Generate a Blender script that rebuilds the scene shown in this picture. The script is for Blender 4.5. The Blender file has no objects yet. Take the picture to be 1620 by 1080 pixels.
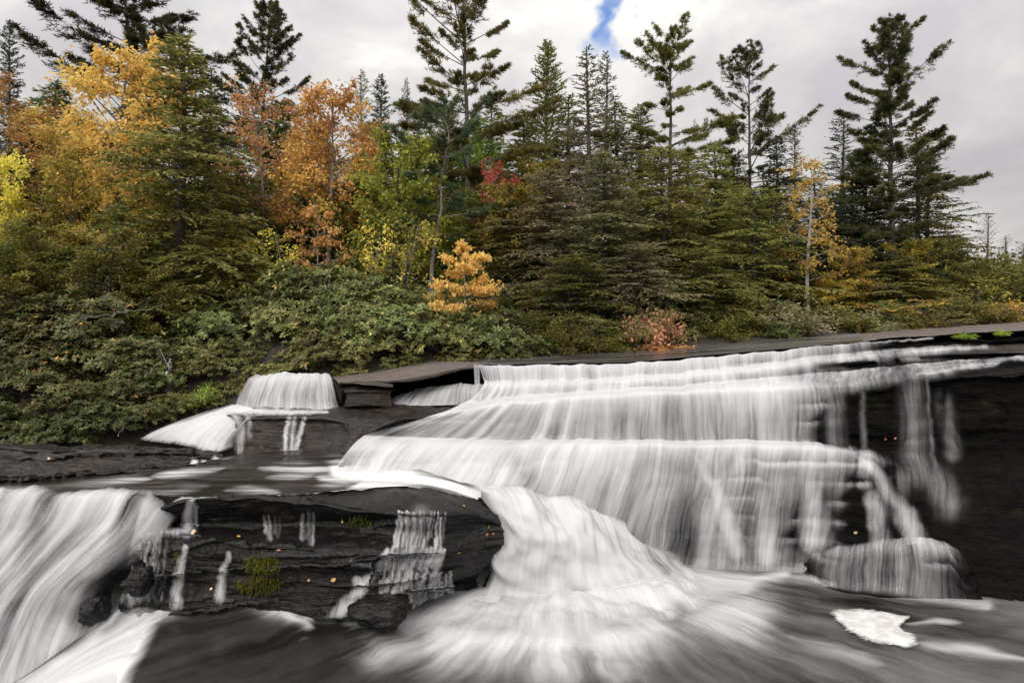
import bpy, math, random
import numpy as np
from mathutils import Vector
from mathutils.bvhtree import BVHTree

S = bpy.context.scene
COL = S.collection
R = math.radians

# ------------------------------------------------------------------ camera
CAMZ, F, CX, HY = 4.2, 1080.0, 810.0, 495.0      # eye height, focal length and horizon (photo pixels)
cd = bpy.data.cameras.new('camera'); cam = bpy.data.objects.new('camera', cd); COL.objects.link(cam)
cd.sensor_width = 36; cd.lens = 24; cd.shift_y = -(540 - HY) / 1620.0; cd.clip_end = 3000; cd.clip_start = 0.05
cam.location = (0, 0, CAMZ); cam.rotation_euler = (R(90), 0, 0)
S.camera = cam

# ------------------------------------------------------------------ light
SUN_EL, SUN_AZ = 40.0, 200.0                     # azimuth clockwise from the view direction
S.view_settings.view_transform = 'Standard'; S.view_settings.look = 'None'
S.view_settings.gamma = 1; S.view_settings.exposure = 0.5
sd = bpy.data.lights.new('sun', 'SUN'); so = bpy.data.objects.new('sun', sd); COL.objects.link(so)
sd.energy = 1.5; sd.angle = R(22); sd.color = (1, .95, .88)
sv = Vector((math.sin(R(SUN_AZ)) * math.cos(R(SUN_EL)), math.cos(R(SUN_AZ)) * math.cos(R(SUN_EL)), math.sin(R(SUN_EL))))
so.rotation_euler = sv.to_track_quat('Z', 'Y').to_euler(); so.location = sv * 60

class NT:
    """A small node-tree writer."""
    def __init__(s, tree): s.t = tree; s.t.nodes.clear()
    def n(s, typ, ins=None, **props):
        k = s.t.nodes.new(typ)
        for a, b in props.items(): setattr(k, a, b)
        for a, b in (ins or {}).items():
            sock = k.inputs[a]
            if isinstance(b, bpy.types.NodeSocket): s.t.links.new(b, sock)
            else: sock.default_value = b
        return k
    def m(s, op, a, b=0.0, c=0.0, clamp=False):
        k = s.n('ShaderNodeMath', {0: a, 1: b, 2: c}, operation=op); k.use_clamp = clamp; return k.outputs[0]
    def v(s, op, a, b=(0, 0, 0)):
        k = s.n('ShaderNodeVectorMath', {0: a, 1: b}, operation=op)
        return k.outputs['Value'] if op in ('LENGTH', 'DISTANCE', 'DOT_PRODUCT') else k.outputs['Vector']
    def noise(s, vec, scale, detail=3, rough=.55, dist=0.0, dim='3D'):
        return s.n('ShaderNodeTexNoise', {'Vector': vec, 'Scale': scale, 'Detail': detail, 'Roughness': rough, 'Distortion': dist}, noise_dimensions=dim).outputs['Fac']
    def rng(s, x, a, b, c=0.0, d=1.0, smooth=False):
        return s.n('ShaderNodeMapRange', {0: x, 1: a, 2: b, 3: c, 4: d}, interpolation_type='SMOOTHSTEP' if smooth else 'LINEAR').outputs[0]
    def mix(s, f, a, b, mode='MIX'):
        k = s.n('ShaderNodeMix', {0: f}, data_type='RGBA', blend_type=mode)
        for i, x in ((6, a), (7, b)):
            if isinstance(x, bpy.types.NodeSocket): s.t.links.new(x, k.inputs[i])
            else: k.inputs[i].default_value = tuple(x) + (1,) if len(x) == 3 else x
        return k.outputs[2]
    def ramp(s, f, stops):
        k = s.n('ShaderNodeValToRGB', {0: f}); e = k.color_ramp.elements
        while len(e) < len(stops): e.new(.5)
        for i, (p, c) in enumerate(stops): e[i].position = p; e[i].color = tuple(c) + (1,)
        return k.outputs[0]

W = bpy.data.worlds.new('World'); S.world = W; W.use_nodes = True
t = NT(W.node_tree)
sky = t.n('ShaderNodeTexSky', sky_type='NISHITA', sun_disc=False, sun_elevation=R(SUN_EL), sun_rotation=R(SUN_AZ), altitude=600)
dirv = t.n('ShaderNodeTexCoord').outputs['Generated']
c1 = t.noise(t.v('MULTIPLY', dirv, (1, 1, 1.7)), 2.6, 6, .55, .6)
c2 = t.noise(t.v('MULTIPLY', dirv, (1, 1, 1.4)), 9.0, 5, .6, .5)
cb = t.m('ADD', t.m('MULTIPLY', c1, .7), t.m('MULTIPLY', c2, .3))
cloud = t.ramp(t.rng(cb, .38, .63), [(0, (4.5, 4.35, 4.65)), (.4, (5.2, 5.05, 5.25)), (.7, (6.0, 5.9, 5.95)), (1, (7.4, 7.3, 7.2))])
nrm = lambda v: tuple(Vector(v).normalized())
h0 = nrm(((958 - CX) / F, 1, (HY - 15) / F))
hd = t.v('SUBTRACT', dirv, h0)
hd = t.v('ADD', hd, t.v('MULTIPLY', t.v('SUBTRACT', t.n('ShaderNodeTexNoise', {'Vector': dirv, 'Scale': 22.0, 'Detail': 4.0}).outputs['Color'], (.5, .5, .5)), (.11, .11, .11)))
hole = t.rng(t.v('LENGTH', t.v('MULTIPLY', hd, (2.6, 1.0, .85))), .01, .072, .95, 0, True)
rim = t.rng(t.v('LENGTH', t.v('MULTIPLY', hd, (1.3, 1, .8))), .05, .20, 1, 0, True)
cloud = t.mix(t.m('MULTIPLY', rim, .6), cloud, (6.8, 6.7, 6.65))
skyc = t.mix(1.0, sky.outputs[0], (.8, .95, 1.3), 'MULTIPLY')
zen = t.rng(t.n('ShaderNodeSeparateXYZ', {0: dirv}).outputs[2], 0, 1, .64, 1.8)      # an overcast sky is about three times brighter overhead
cloud = t.v('MULTIPLY', cloud, t.n('ShaderNodeCombineXYZ', {0: zen, 1: zen, 2: zen}).outputs[0])
glow = t.m('POWER', t.m('MAXIMUM', t.v('DOT_PRODUCT', dirv, tuple(sv)), 0.0), 2.0)      # the hidden sun brightens the cloud round it
glow = t.m('ADD', t.m('MULTIPLY', glow, 1.7), 1.0)
cloud = t.v('MULTIPLY', cloud, t.n('ShaderNodeCombineXYZ', {0: glow, 1: glow, 2: t.m('MULTIPLY', glow, .97)}).outputs[0])
bgc = t.mix(hole, cloud, skyc)
bg = t.n('ShaderNodeBackground', {'Color': bgc, 'Strength': .1})
t.n('ShaderNodeOutputWorld', {'Surface': bg.outputs[0]})

# ------------------------------------------------------------------ helpers
def tag(o, label=None, cat=None, group=None, kind=None):
    for k, v in (('label', label), ('category', cat), ('group', group), ('kind', kind)):
        if v: o[k] = v
    return o

def P(px, py, d):
    return ((px - CX) / F * d, d, CAMZ - (py - HY) / F * d)

def proj(V):
    return CX + F * V[..., 0] / V[..., 1], HY - F * (V[..., 2] - CAMZ) / V[..., 1]

def _h(ix, iy, iz, seed):
    x = (ix.astype(np.int64) * 374761393 + iy.astype(np.int64) * 668265263 + iz.astype(np.int64) * 2147483647 + seed * 974634777) & 0xffffffff
    x = ((x ^ (x >> 13)) * 1274126177) & 0xffffffff
    x = ((x ^ (x >> 16)) * 2246822519) & 0xffffffff
    return ((x ^ (x >> 15)) & 0xffff) / 65535.0

def vn(p, seed=0):
    p = np.asarray(p, float); i = np.floor(p).astype(np.int64); f = p - i; f = f * f * f * (f * (f * 6 - 15) + 10)
    out = 0
    for a in (0, 1):
        for b in (0, 1):
            for c in (0, 1):
                w = (f[..., 0] if a else 1 - f[..., 0]) * (f[..., 1] if b else 1 - f[..., 1]) * (f[..., 2] if c else 1 - f[..., 2])
                out = out + w * _h(i[..., 0] + a, i[..., 1] + b, i[..., 2] + c, seed)
    return out * 2 - 1

def fbm(p, oct=4, seed=0, gain=.5):
    p = np.asarray(p, float); s = 0; a = 1
    for k in range(oct):
        s = s + a * vn(p * 2 ** k + 17.3 * k, seed + k); a *= gain
    return s

def pchip(Y, t):
    """Monotone cubic through the rows of Y (n, ...) at index positions t."""
    Y = np.asarray(Y, float); n = len(Y); d = np.diff(Y, axis=0)
    m = np.zeros_like(Y)
    if n > 2:
        a, b = d[:-1], d[1:]
        ok = a * b > 0
        m[1:-1] = np.where(ok, 2 * a * b / np.where(ok, a + b, 1), 0)
    m[0], m[-1] = d[0], d[-1]
    i = np.clip(np.floor(t).astype(int), 0, n - 2); f = (t - i).reshape((-1,) + (1,) * (Y.ndim - 1))
    h00 = 2 * f ** 3 - 3 * f ** 2 + 1; h10 = f ** 3 - 2 * f ** 2 + f; h01 = -2 * f ** 3 + 3 * f ** 2; h11 = f ** 3 - f ** 2
    return h00 * Y[i] + h10 * m[i] + h01 * Y[i + 1] + h11 * m[i + 1]

def loft(rows, step=2.6, sv=None):
    """rows: list of lists of (px, py, depth[, dens]) -> grid (nv, nu, 4): world xyz and density."""
    G = np.array([[tuple(P(*c[:3])) + ((c[3],) if len(c) > 3 else (1.,)) for c in r] for r in rows], float)
    pix = np.array([[c[:2] for c in r] for r in rows], float)
    wid = np.sqrt((np.diff(pix, axis=1) ** 2).sum(-1)).mean(0)
    tu = np.concatenate([k + np.arange(max(2, int(w / step))) / max(2, int(w / step)) for k, w in enumerate(wid)] + [[len(wid)]])
    hei = np.sqrt((np.diff(pix, axis=0) ** 2).sum(-1)).mean(1)
    sv = sv or step
    tv = np.concatenate([k + np.arange(max(3, int(w / sv))) / max(3, int(w / sv)) for k, w in enumerate(hei)] + [[len(hei)]])
    g = pchip(G, tv); loft.tv = tv
    g = np.swapaxes(pchip(np.swapaxes(g, 0, 1), tu), 0, 1)
    return g

def normals(V):
    du = np.gradient(V, axis=1); dv = np.gradient(V, axis=0)
    n = np.cross(dv, du); n /= np.linalg.norm(n, axis=-1, keepdims=True) + 1e-9
    return n

def smooth(V, n, ax=(0, 1)):
    for _ in range(n):
        for a in ax:
            p = np.concatenate([V.take([0], a), V, V.take([-1], a)], a)
            k = V.shape[a]
            V = (p.take(range(0, k), a) + 2 * p.take(range(1, k + 1), a) + p.take(range(2, k + 2), a)) / 4
    return V

def mesh_arrays(name, V, Fq, mat, attrs=None, uv=None, shade=True):
    me = bpy.data.meshes.new(name); V = np.asarray(V, np.float32).reshape(-1, 3); Fq = np.asarray(Fq, np.int32)
    me.vertices.add(len(V)); me.vertices.foreach_set('co', V.ravel())
    me.loops.add(Fq.size); me.loops.foreach_set('vertex_index', Fq.ravel())
    k = Fq.shape[1]
    me.polygons.add(len(Fq)); me.polygons.foreach_set('loop_start', np.arange(len(Fq), dtype=np.int32) * k)
    me.polygons.foreach_set('use_smooth', np.full(len(Fq), shade))
    for a, x in (attrs or {}).items():
        at = me.attributes.new(a, 'FLOAT', 'POINT'); at.data.foreach_set('value', np.asarray(x, np.float32).ravel())
    if uv is not None:
        u = me.uv_layers.new(name='flow'); u.data.foreach_set('uv', np.asarray(uv, np.float32).reshape(-1, 2)[Fq.ravel()].ravel())
    if mat: me.materials.append(mat)
    me.update(calc_edges=True); me.validate()
    return me

def obj(name, me, parent=None):
    o = bpy.data.objects.new(name, me); COL.objects.link(o)
    if parent: o.parent = parent
    return o

def gridfaces(nv, nu, keep=None):
    i = np.arange(nv * nu).reshape(nv, nu)
    f = np.stack([i[:-1, :-1], i[1:, :-1], i[1:, 1:], i[:-1, 1:]], -1).reshape(-1, 4)
    return f if keep is None else f[keep.ravel()]

def grid_mesh(name, V, mat, dens=None, cut=None, uv=None, extra=None):
    nv, nu = V.shape[:2]
    keep = None
    if dens is not None and cut is not None:
        mx = np.maximum(np.maximum(dens[:-1, :-1], dens[1:, :-1]), np.maximum(dens[:-1, 1:], dens[1:, 1:])); keep = mx > cut
    fa = gridfaces(nv, nu, keep); at = {} if dens is None else {'dens': dens}
    at.update(extra or {}); V = V.reshape(-1, 3)
    at = {k: np.asarray(x).reshape(-1) for k, x in at.items()}; uv2 = None if uv is None else uv.reshape(-1, 2)
    if keep is not None:
        used = np.unique(fa); mp = np.zeros(len(V), int); mp[used] = np.arange(len(used)); fa = mp[fa]; V = V[used]
        at = {k: x[used] for k, x in at.items()}; uv2 = None if uv2 is None else uv2[used]
    return mesh_arrays(name, V, fa, mat, at, uv2)

def flow_uv(V, du0=None):
    nv, nu = V.shape[:2]
    su = np.linalg.norm(np.diff(V, axis=1), axis=-1).mean(0); u = np.concatenate([[0], np.cumsum(su)])
    sv_ = np.linalg.norm(np.diff(V, axis=0), axis=-1); v = np.concatenate([np.zeros((1, nu)), np.cumsum(sv_, 0)])
    return np.stack([np.broadcast_to(u, (nv, nu)), v], -1)

# ------------------------------------------------------------------ materials: rock, water
def new_mat(name):
    m = bpy.data.materials.new(name); m.use_nodes = True
    return m, NT(m.node_tree)

def rock_mat(name, dark, mid, light, wet=.25, moss=True, brown=(.06, .038, .024), spec=.4, rspan=.36, bdist=.09):
    m, t = new_mat(name)
    co = t.n('ShaderNodeTexCoord').outputs['Object']
    st = t.v('MULTIPLY', co, (1, 1, 4.0))
    n1 = t.noise(st, 1.3, 6, .62, .3); n2 = t.noise(co, 7.0, 6, .65); n3 = t.noise(co, 45.0, 4, .6); n4 = t.noise(t.v('MULTIPLY', co, (1, 1, 9)), 2.6, 5, .6, .5)
    f = t.m('ADD', t.m('MULTIPLY', n1, .45), t.m('ADD', t.m('MULTIPLY', n2, .3), t.m('MULTIPLY', n4, .25)))
    col = t.ramp(f, [(.3, dark), (.52, mid), (.72, light)])
    br = t.rng(t.noise(co, .8, 4, .6), .48, .68, 0, .75)
    col = t.mix(br, col, t.mix(n2, tuple(x * .6 for x in brown), tuple(x * 1.5 for x in brown)))
    if moss:
        geo = t.n('ShaderNodeNewGeometry')
        lic = t.m('MULTIPLY', t.rng(t.noise(co, 2.1, 5, .65), .6, .72), .45)
        col = t.mix(lic, col, (.022, .023, .009))
    ro = t.rng(t.m('ADD', t.m('MULTIPLY', n2, .6), t.m('MULTIPLY', n3, .4)), .38, .62, wet, wet + rspan)
    bh = t.m('ADD', t.m('MULTIPLY', n4, .8), t.m('ADD', t.m('MULTIPLY', n2, .45), t.m('MULTIPLY', n3, .2)))
    bp = t.n('ShaderNodeBump', {'Height': bh, 'Strength': 1.0, 'Distance': bdist})
    b = t.n('ShaderNodeBsdfPrincipled', {'Base Color': col, 'Roughness': ro, 'Normal': bp.outputs[0], 'Specular IOR Level': spec})
    t.n('ShaderNodeOutputMaterial', {'Surface': b.outputs[0]})
    return m

M = {}
M['rock'] = rock_mat('wet_rock', (.0016, .0015, .0015), (.0045, .0042, .004), (.016, .0148, .014), .24, True, (.014, .0095, .0065), .27, .26, .045)
M['rock_wall'] = rock_mat('dark_rock', (.0016, .0015, .0015), (.0038, .0035, .0033), (.010, .009, .0085), .42, True, (.008, .006, .0045), .06)
M['rock_dry'] = rock_mat('brown_rock', (.055, .044, .038), (.105, .085, .074), (.17, .14, .125), .5, False, (.10, .07, .05))
M['rock_ledge'] = rock_mat('ledge_rock', (.0045, .004, .0036), (.014, .0115, .010), (.042, .035, .03), .22, True, (.034, .020, .012), .38, .3, .07)

def water_white(name, white=.82, fu=1.0, fv=1.0, contrast=2.4, wt=(.56, .36, .08)):
    """Falling white water: opaque where thick, see-through in streaks along the flow where thin."""
    m, t = new_mat(name)
    uv = t.n('ShaderNodeUVMap', uv_map='flow').outputs[0]
    dn = t.n('ShaderNodeAttribute', attribute_name='dens').outputs['Fac']
    wob = t.v('MULTIPLY', t.v('SUBTRACT', t.n('ShaderNodeTexNoise', {'Vector': uv, 'Scale': 1.1, 'Detail': 2.0}, noise_dimensions='2D').outputs['Color'], (.5, .5, .5)), (.16, 0, 0))
    uw = t.v('ADD', uv, wob)
    a = t.noise(t.v('MULTIPLY', uw, (4.2 * fu, .35 * fv, 1)), 1, 3, .55, 0, '2D')
    b = t.noise(t.v('MULTIPLY', uw, (17 * fu, .55 * fv, 1)), 1, 3, .6, 0, '2D')
    c = t.noise(t.v('MULTIPLY', uw, (52 * fu, 1.3 * fv, 1)), 1, 2, .6, 0, '2D')
    s = t.m('ADD', t.m('MULTIPLY', a, wt[0]), t.m('ADD', t.m('MULTIPLY', b, wt[1]), t.m('MULTIPLY', c, wt[2])))
    big = t.noise(t.v('MULTIPLY', uw, (1.3, .9, 1)), 1, 4, .6, .4, '2D')
    s = t.rng(t.m('ADD', t.m('MULTIPLY', s, .68), t.m('MULTIPLY', big, .32)), .36, .64)
    k = t.m('MULTIPLY', t.m('MULTIPLY', dn, t.m('SUBTRACT', 1.0, dn)), contrast)
    al = t.m('ADD', dn, t.m('MULTIPLY', t.m('SUBTRACT', s, .5), k), clamp=True)
    al = t.m('MULTIPLY', al, t.rng(dn, .02, .24, 0, 1, True))
    colr = t.mix(s, (white * .86, white * .86, white * .88), (white, white, white))
    bp = t.n('ShaderNodeBump', {'Height': t.m('ADD', t.m('MULTIPLY', b, .7), t.m('MULTIPLY', c, .3)), 'Strength': .2, 'Distance': .03})
    d = t.n('ShaderNodeBsdfDiffuse', {'Color': colr, 'Normal': bp.outputs[0]})
    tr = t.n('ShaderNodeBsdfTranslucent', {'Color': colr})
    mx = t.n('ShaderNodeMixShader', {0: .22, 1: d.outputs[0], 2: tr.outputs[0]})
    tp = t.n('ShaderNodeBsdfTransparent')
    out = t.n('ShaderNodeMixShader', {0: al, 1: tp.outputs[0], 2: mx.outputs[0]})
    t.n('ShaderNodeOutputMaterial', {'Surface': out.outputs[0]})
    return m

M['fall'] = water_white('falling_water', .56)
M['fine'] = water_white('thin_falling_water', .56, 1.5, 1.5, 2.6, (.42, .42, .16))

def water_pool(name, deep, fu, fv, rough=.22, white=.56, bump=.7):
    """Running dark water; foam lies on it in streaks along the flow."""
    m, t = new_mat(name)
    uv = t.n('ShaderNodeUVMap', uv_map='flow').outputs[0]
    dn = t.n('ShaderNodeAttribute', attribute_name='dens').outputs['Fac']
    wob = t.v('MULTIPLY', t.v('SUBTRACT', t.n('ShaderNodeTexNoise', {'Vector': uv, 'Scale': 1.4, 'Detail': 3.0}, noise_dimensions='2D').outputs['Color'], (.5, .5, .5)), (.25, .25, 0))
    uw = t.v('ADD', uv, wob)
    a = t.noise(t.v('MULTIPLY', uw, (1.6 * fu, .35 * fv, 1)), 1, 4, .55, 0, '2D')
    b = t.noise(t.v('MULTIPLY', uw, (7 * fu, .9 * fv, 1)), 1, 4, .6, 0, '2D')
    c = t.noise(t.v('MULTIPLY', uw, (24 * fu, 3.2 * fv, 1)), 1, 3, .6, 0, '2D')
    s = t.rng(t.m('ADD', t.m('MULTIPLY', a, .6), t.m('ADD', t.m('MULTIPLY', b, .28), t.m('MULTIPLY', c, .12))), .32, .68)
    k = t.m('MULTIPLY', t.m('MULTIPLY', dn, t.m('SUBTRACT', 1.0, dn)), 3.0)
    al = t.m('ADD', dn, t.m('MULTIPLY', t.m('SUBTRACT', s, .5), k), clamp=True)
    deepc = t.mix(t.rng(b, .35, .65), tuple(x * .7 for x in deep), tuple(x * 1.5 for x in deep))
    col = t.mix(al, deepc, (white, white * .995, white * .985))
    ro = t.m('ADD', t.m('MULTIPLY', al, .6 - rough), rough)
    bp = t.n('ShaderNodeBump', {'Height': t.m('ADD', t.m('MULTIPLY', a, .5), t.m('ADD', t.m('MULTIPLY', b, .3), t.m('MULTIPLY', c, .12))), 'Strength': bump, 'Distance': .06})
    p = t.n('ShaderNodeBsdfPrincipled', {'Base Color': col, 'Roughness': ro, 'Normal': bp.outputs[0], 'Specular IOR Level': .16})
    t.n('ShaderNodeOutputMaterial', {'Surface': p.outputs[0]})
    return m

M['pool'] = water_pool('pool_water', (.012, .0105, .010), 1.0, 1.0, .3)
M['stream'] = water_pool('stream_water', (.012, .0095, .008), 1.0, 1.0, .10, bump=.25)

def strata(V, N, amp=1.0, th=.17, seed=0):
    """Offset along the normal that reads as bedded, jointed rock; never outwards of the given sheet."""
    x, y, z = V[..., 0], V[..., 1], V[..., 2]
    zw = z + .10 * fbm(np.stack([x * .5, y * .5, z * .0], -1), 3, seed) + .05 * x * .5
    lay = np.floor(zw / th); fr = zw / th - lay
    hl = _h(lay, lay * 0 + 3, lay * 0, seed + 5)
    cw = .45 + .8 * _h(lay, lay * 0 + 9, lay * 0, seed + 6)
    xx = x + .35 * y + hl * 3 + .12 * fbm(V * 2.0, 2, seed + 9)
    cell = np.floor(xx / cw); cf = xx / cw - cell
    hc = _h(cell, lay, lay * 0 + 1, seed + 7)
    face = np.clip(1.15 - np.abs(N[..., 2]) * 1.1, 0.05, 1)
    crack = np.exp(-(np.minimum(fr, 1 - fr) / .09) ** 2) * .055 + np.exp(-(np.minimum(cf, 1 - cf) * cw / .02) ** 2) * .035
    off = (.16 * hl + .09 * hc + crack) * face
    rid = 1 - np.abs(fbm(V * np.array([2.2, 2.2, 5.0]), 4, seed + 11))
    off = off + .07 * (fbm(V * np.array([1.3, 1.3, 2.5]), 4, seed + 3) + .9) + .026 * fbm(V * np.array([5, 5, 14.]), 3, seed + 4) + .05 * rid ** 2
    return -np.maximum(off, 0.0) * amp

BV = []                                               # rock surfaces, for laying leaves on

def rock(name, g, mat, label=None, cat=None, kind=None, amp=1.0, th=.17, seed=0, back=.03, extra=None, parent=None):
    V = g[..., :3]; N = normals(smooth(V, 2))
    if N[..., 1].mean() > 0: N = -N
    D = V + N * (strata(V, N, amp, th, seed) - back)[..., None]
    me = grid_mesh(name, D, M[mat], extra=extra)
    o = obj(name, me, parent); tag(o, label, cat, None, kind)
    BV.append((D, BVHTree.FromPolygons(D.reshape(-1, 3).tolist(), gridfaces(*D.shape[:2]).tolist())))
    return o, D, N

def water(name, g, mat, label, cat='waterfall', ridge=.03, fu=1.0, cut=.03, lift=.03, group=None, kind=None, seed=0, sm=1, feather=(0, 0, 0), lump=0):
    V = g[..., :3].copy(); dens = g[..., 3].copy(); uv = flow_uv(V)
    nv, nu = dens.shape; fu_ = np.linspace(0, 1, nu); fv_ = np.linspace(0, 1, nv)
    rag = .5 + .5 * fbm(np.stack([uv[..., 0] * 1.0, uv[..., 1] * 2.0, uv[..., 0] * 0 + 9], -1), 2, 61)
    L_, R_, B_, T_ = (tuple(feather) + (0,))[:4]
    if T_: dens *= np.clip((fv_[:, None] + .0) / (T_ * (.4 + rag)), 0, 1) ** .8
    if L_: dens *= np.clip(fu_[None, :] / (L_ * (.4 + rag)), 0, 1) ** .8
    if R_: dens *= np.clip((1 - fu_[None, :]) / (R_ * (.4 + rag)), 0, 1) ** .8
    if B_: dens *= np.clip((1 - fv_[:, None]) / (B_ * (.4 + rag)), 0, 1) ** .8
    V = smooth(V, sm); N = normals(V)
    if N[..., 1].mean() > 0: N = -N
    q = np.stack([uv[..., 0] * 3.0 * fu, uv[..., 1] * .5, uv[..., 0] * 0], -1)
    q2 = np.stack([uv[..., 0] * 9.0 * fu, uv[..., 1] * .8, uv[..., 0] * 0 + 5], -1)
    V = V + N * (lift + ridge * (fbm(q, 2, 31 + seed) + .5 * fbm(q2, 2, 41 + seed)))[..., None]
    if lump: V = V + N * (lump * fbm(np.stack([uv[..., 0] * 1.5, uv[..., 1] * 1.9, uv[..., 0] * 0 + 2], -1), 3, 91 + seed))[..., None]
    o = obj(name, grid_mesh(name, V, M[mat], dens, cut, uv)); tag(o, label, cat, group, kind)
    return o, V

# ------------------------------------------------------------------ the stepped main fall and its rock
def rows_main():
    A_px = [757, 800, 860, 930, 1000, 1080, 1160, 1240, 1320, 1400, 1470, 1540, 1620, 1770]
    U_py = [571, 570, 568, 564, 560, 553, 546, 539, 533, 528, 523, 519, 514, 506]
    U_d = [14.2, 14.3, 14.4, 14.5, 14.6, 14.8, 15, 15.3, 15.7, 16.3, 16.8, 17, 17, 16.5]
    A_py = [579, 579, 578, 577, 575, 569, 562, 555, 547, 540, 535, 531, 527, 520]
    A_d = [13.3, 13.3, 13.3, 13.2, 13.2, 13.2, 13.3, 13.4, 13.6, 13.9, 14, 14, 13.8, 13]
    Ab_px = [766, 803, 861, 931, 1000, 1081, 1162, 1243, 1324, 1405, 1476, 1546, 1625, 1775]
    Ab_py = [606, 606, 605, 602, 598, 591, 583, 573, 563, 555, 548, 543, 540, 534]
    M_py = [610, 610, 609, 606, 603, 597, 589, 580, 571, 562, 558, 556, 554, 551]
    Mb_px = [735, 790, 855, 928, 1000, 1082, 1164, 1246, 1328, 1410, 1480, 1550, 1630, 1780]
    Mb_py = [638, 632, 626, 621, 617, 611, 604, 597, 590, 582, 575, 570, 566, 560]
    B_px = [690, 765, 845, 925, 1000, 1083, 1166, 1248, 1330, 1412, 1485, 1555, 1635, 1785]
    B_py = [657, 645, 637, 631, 626, 622, 619, 616, 611, 603, 595, 589, 580, 572]
    B_d = [11.6, 11.7, 11.9, 12, 12, 12, 12, 11.95, 11.9, 11.8, 11.7, 11.5, 11.2, 10.6]
    Bb_px = [575, 690, 805, 910, 1000, 1085, 1168, 1252, 1335, 1416, 1492, 1562, 1642, 1790]
    Bb_py = [690, 694, 697, 698, 698, 698, 698, 700, 706, 715, 720, 720, 720, 720]
    C_px = [552, 665, 790, 900, 1000, 1087, 1170, 1255, 1338, 1424, 1498, 1566, 1646, 1795]
    C_py = [712, 708, 706, 705, 705, 706, 707, 709, 713, 742, 760, 765, 770, 770]
    C_d = [11.15, 11.2, 11.4, 11.45, 11.5, 11.5, 11.5, 11.5, 11.4, 11.3, 11.2, 11, 10.7, 10]
    E_px = [525, 625, 735, 845, 950, 1050, 1140, 1228, 1318, 1415, 1505, 1572, 1652, 1800]
    E_py = [750, 760, 790, 840, 880, 896, 903, 908, 915, 932, 948, 958, 966, 975]
    E_d = [10.7, 10.55, 10.4, 10.5, 10.9, 11.2, 11.2, 11.15, 10.9, 10.5, 10.15, 9.95, 9.75, 9.6]
    Ab_d = [a - .15 for a in A_d]; M_d = [a - .35 for a in Ab_d]; Mb_d = [a - .1 for a in M_d]
    Bb_d = [a - .15 for a in B_d]; Bb_d[0] = 11.4
    dU = [0] * 14
    dA = [.75, .9, .95, .95, .95, .95, .95, .85, .6, .25, .05, 0, 0, 0]
    dAb = [.9, 1, 1, 1, 1, 1, .95, .9, .6, .4, .15, .05, 0, 0]
    dM = [.95, 1, 1, 1, 1, 1, 1, .95, .75, .55, .35, .15, .05, 0]
    dMb = [1, 1, 1, 1, 1, .95, .9, .8, .42, .42, .45, .3, .12, 0]
    dB = [.95, 1, 1, 1, 1, 1, 1, .98, .42, .3, .26, .06, 0, 0]
    dBb = [.95, 1, 1, 1, 1, 1, 1, .95, .12, .03, .06, .02, 0, 0]
    dC = [.9, 1, 1, 1, 1, 1, 1, 1, .8, .1, .06, .02, 0, 0]
    dE = [.9, .95, .95, .9, .9, .85, .8, .75, .55, .3, .12, 0, 0, 0]
    z = lambda a, b, c, d: list(zip(a, b, c, d))
    U2_d = [d + 1.6 for d in U_d]
    U2_py = [HY + (y - HY) * d / (d + 1.6) - 1.5 for y, d in zip(U_py, U_d)]
    return [z(A_px, U2_py, U2_d, dU), z(A_px, U_py, U_d, dU), z(A_px, A_py, A_d, dA), z(Ab_px, Ab_py, Ab_d, dAb), z(Ab_px, M_py, M_d, dM), z(Mb_px, Mb_py, Mb_d, dMb),
            z(B_px, B_py, B_d, dB), z(Bb_px, Bb_py, Bb_d, dBb), z(C_px, C_py, C_d, dC), z(E_px, E_py, E_d, dE)]

def seg_dist(px, py, pts):
    """Pixel distance to a polyline and the position along it (0..1)."""
    best = np.full(px.shape, 1e9); tt = np.zeros(px.shape); n = len(pts) - 1
    for i in range(n):
        (x0, y0), (x1, y1) = pts[i][:2], pts[i + 1][:2]
        vx, vy = x1 - x0, y1 - y0
        s = np.clip(((px - x0) * vx + (py - y0) * vy) / (vx * vx + vy * vy + 1e-9), 0, 1)
        d = np.hypot(px - x0 - s * vx, py - y0 - s * vy)
        k = d < best; best = np.where(k, d, best); tt = np.where(k, (i + s) / n, tt)
    return best, tt

def blobs(px, py, items, warp=1.0, taper=False):
    """items: (points, width, strength) -> the largest soft strength at each vertex."""
    out = np.zeros(px.shape); q = np.stack([px / 70, py / 18, px * 0], -1)
    px, py = px + warp * 9 * fbm(q, 3, 71), py + warp * 2.2 * fbm(q, 3, 72)
    for pts, w, st in items:
        d, tt = seg_dist(px, py, pts)
        if isinstance(w, tuple): w = w[0] + (w[1] - w[0]) * tt
        k = (.15 + .85 * np.sin(np.pi * np.clip(tt, 0, 1)) ** .7) if taper else 1.0
        out = np.maximum(out, st * k ** .6 * np.exp(-(d / (w * k)) ** 2))
    return out

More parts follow.
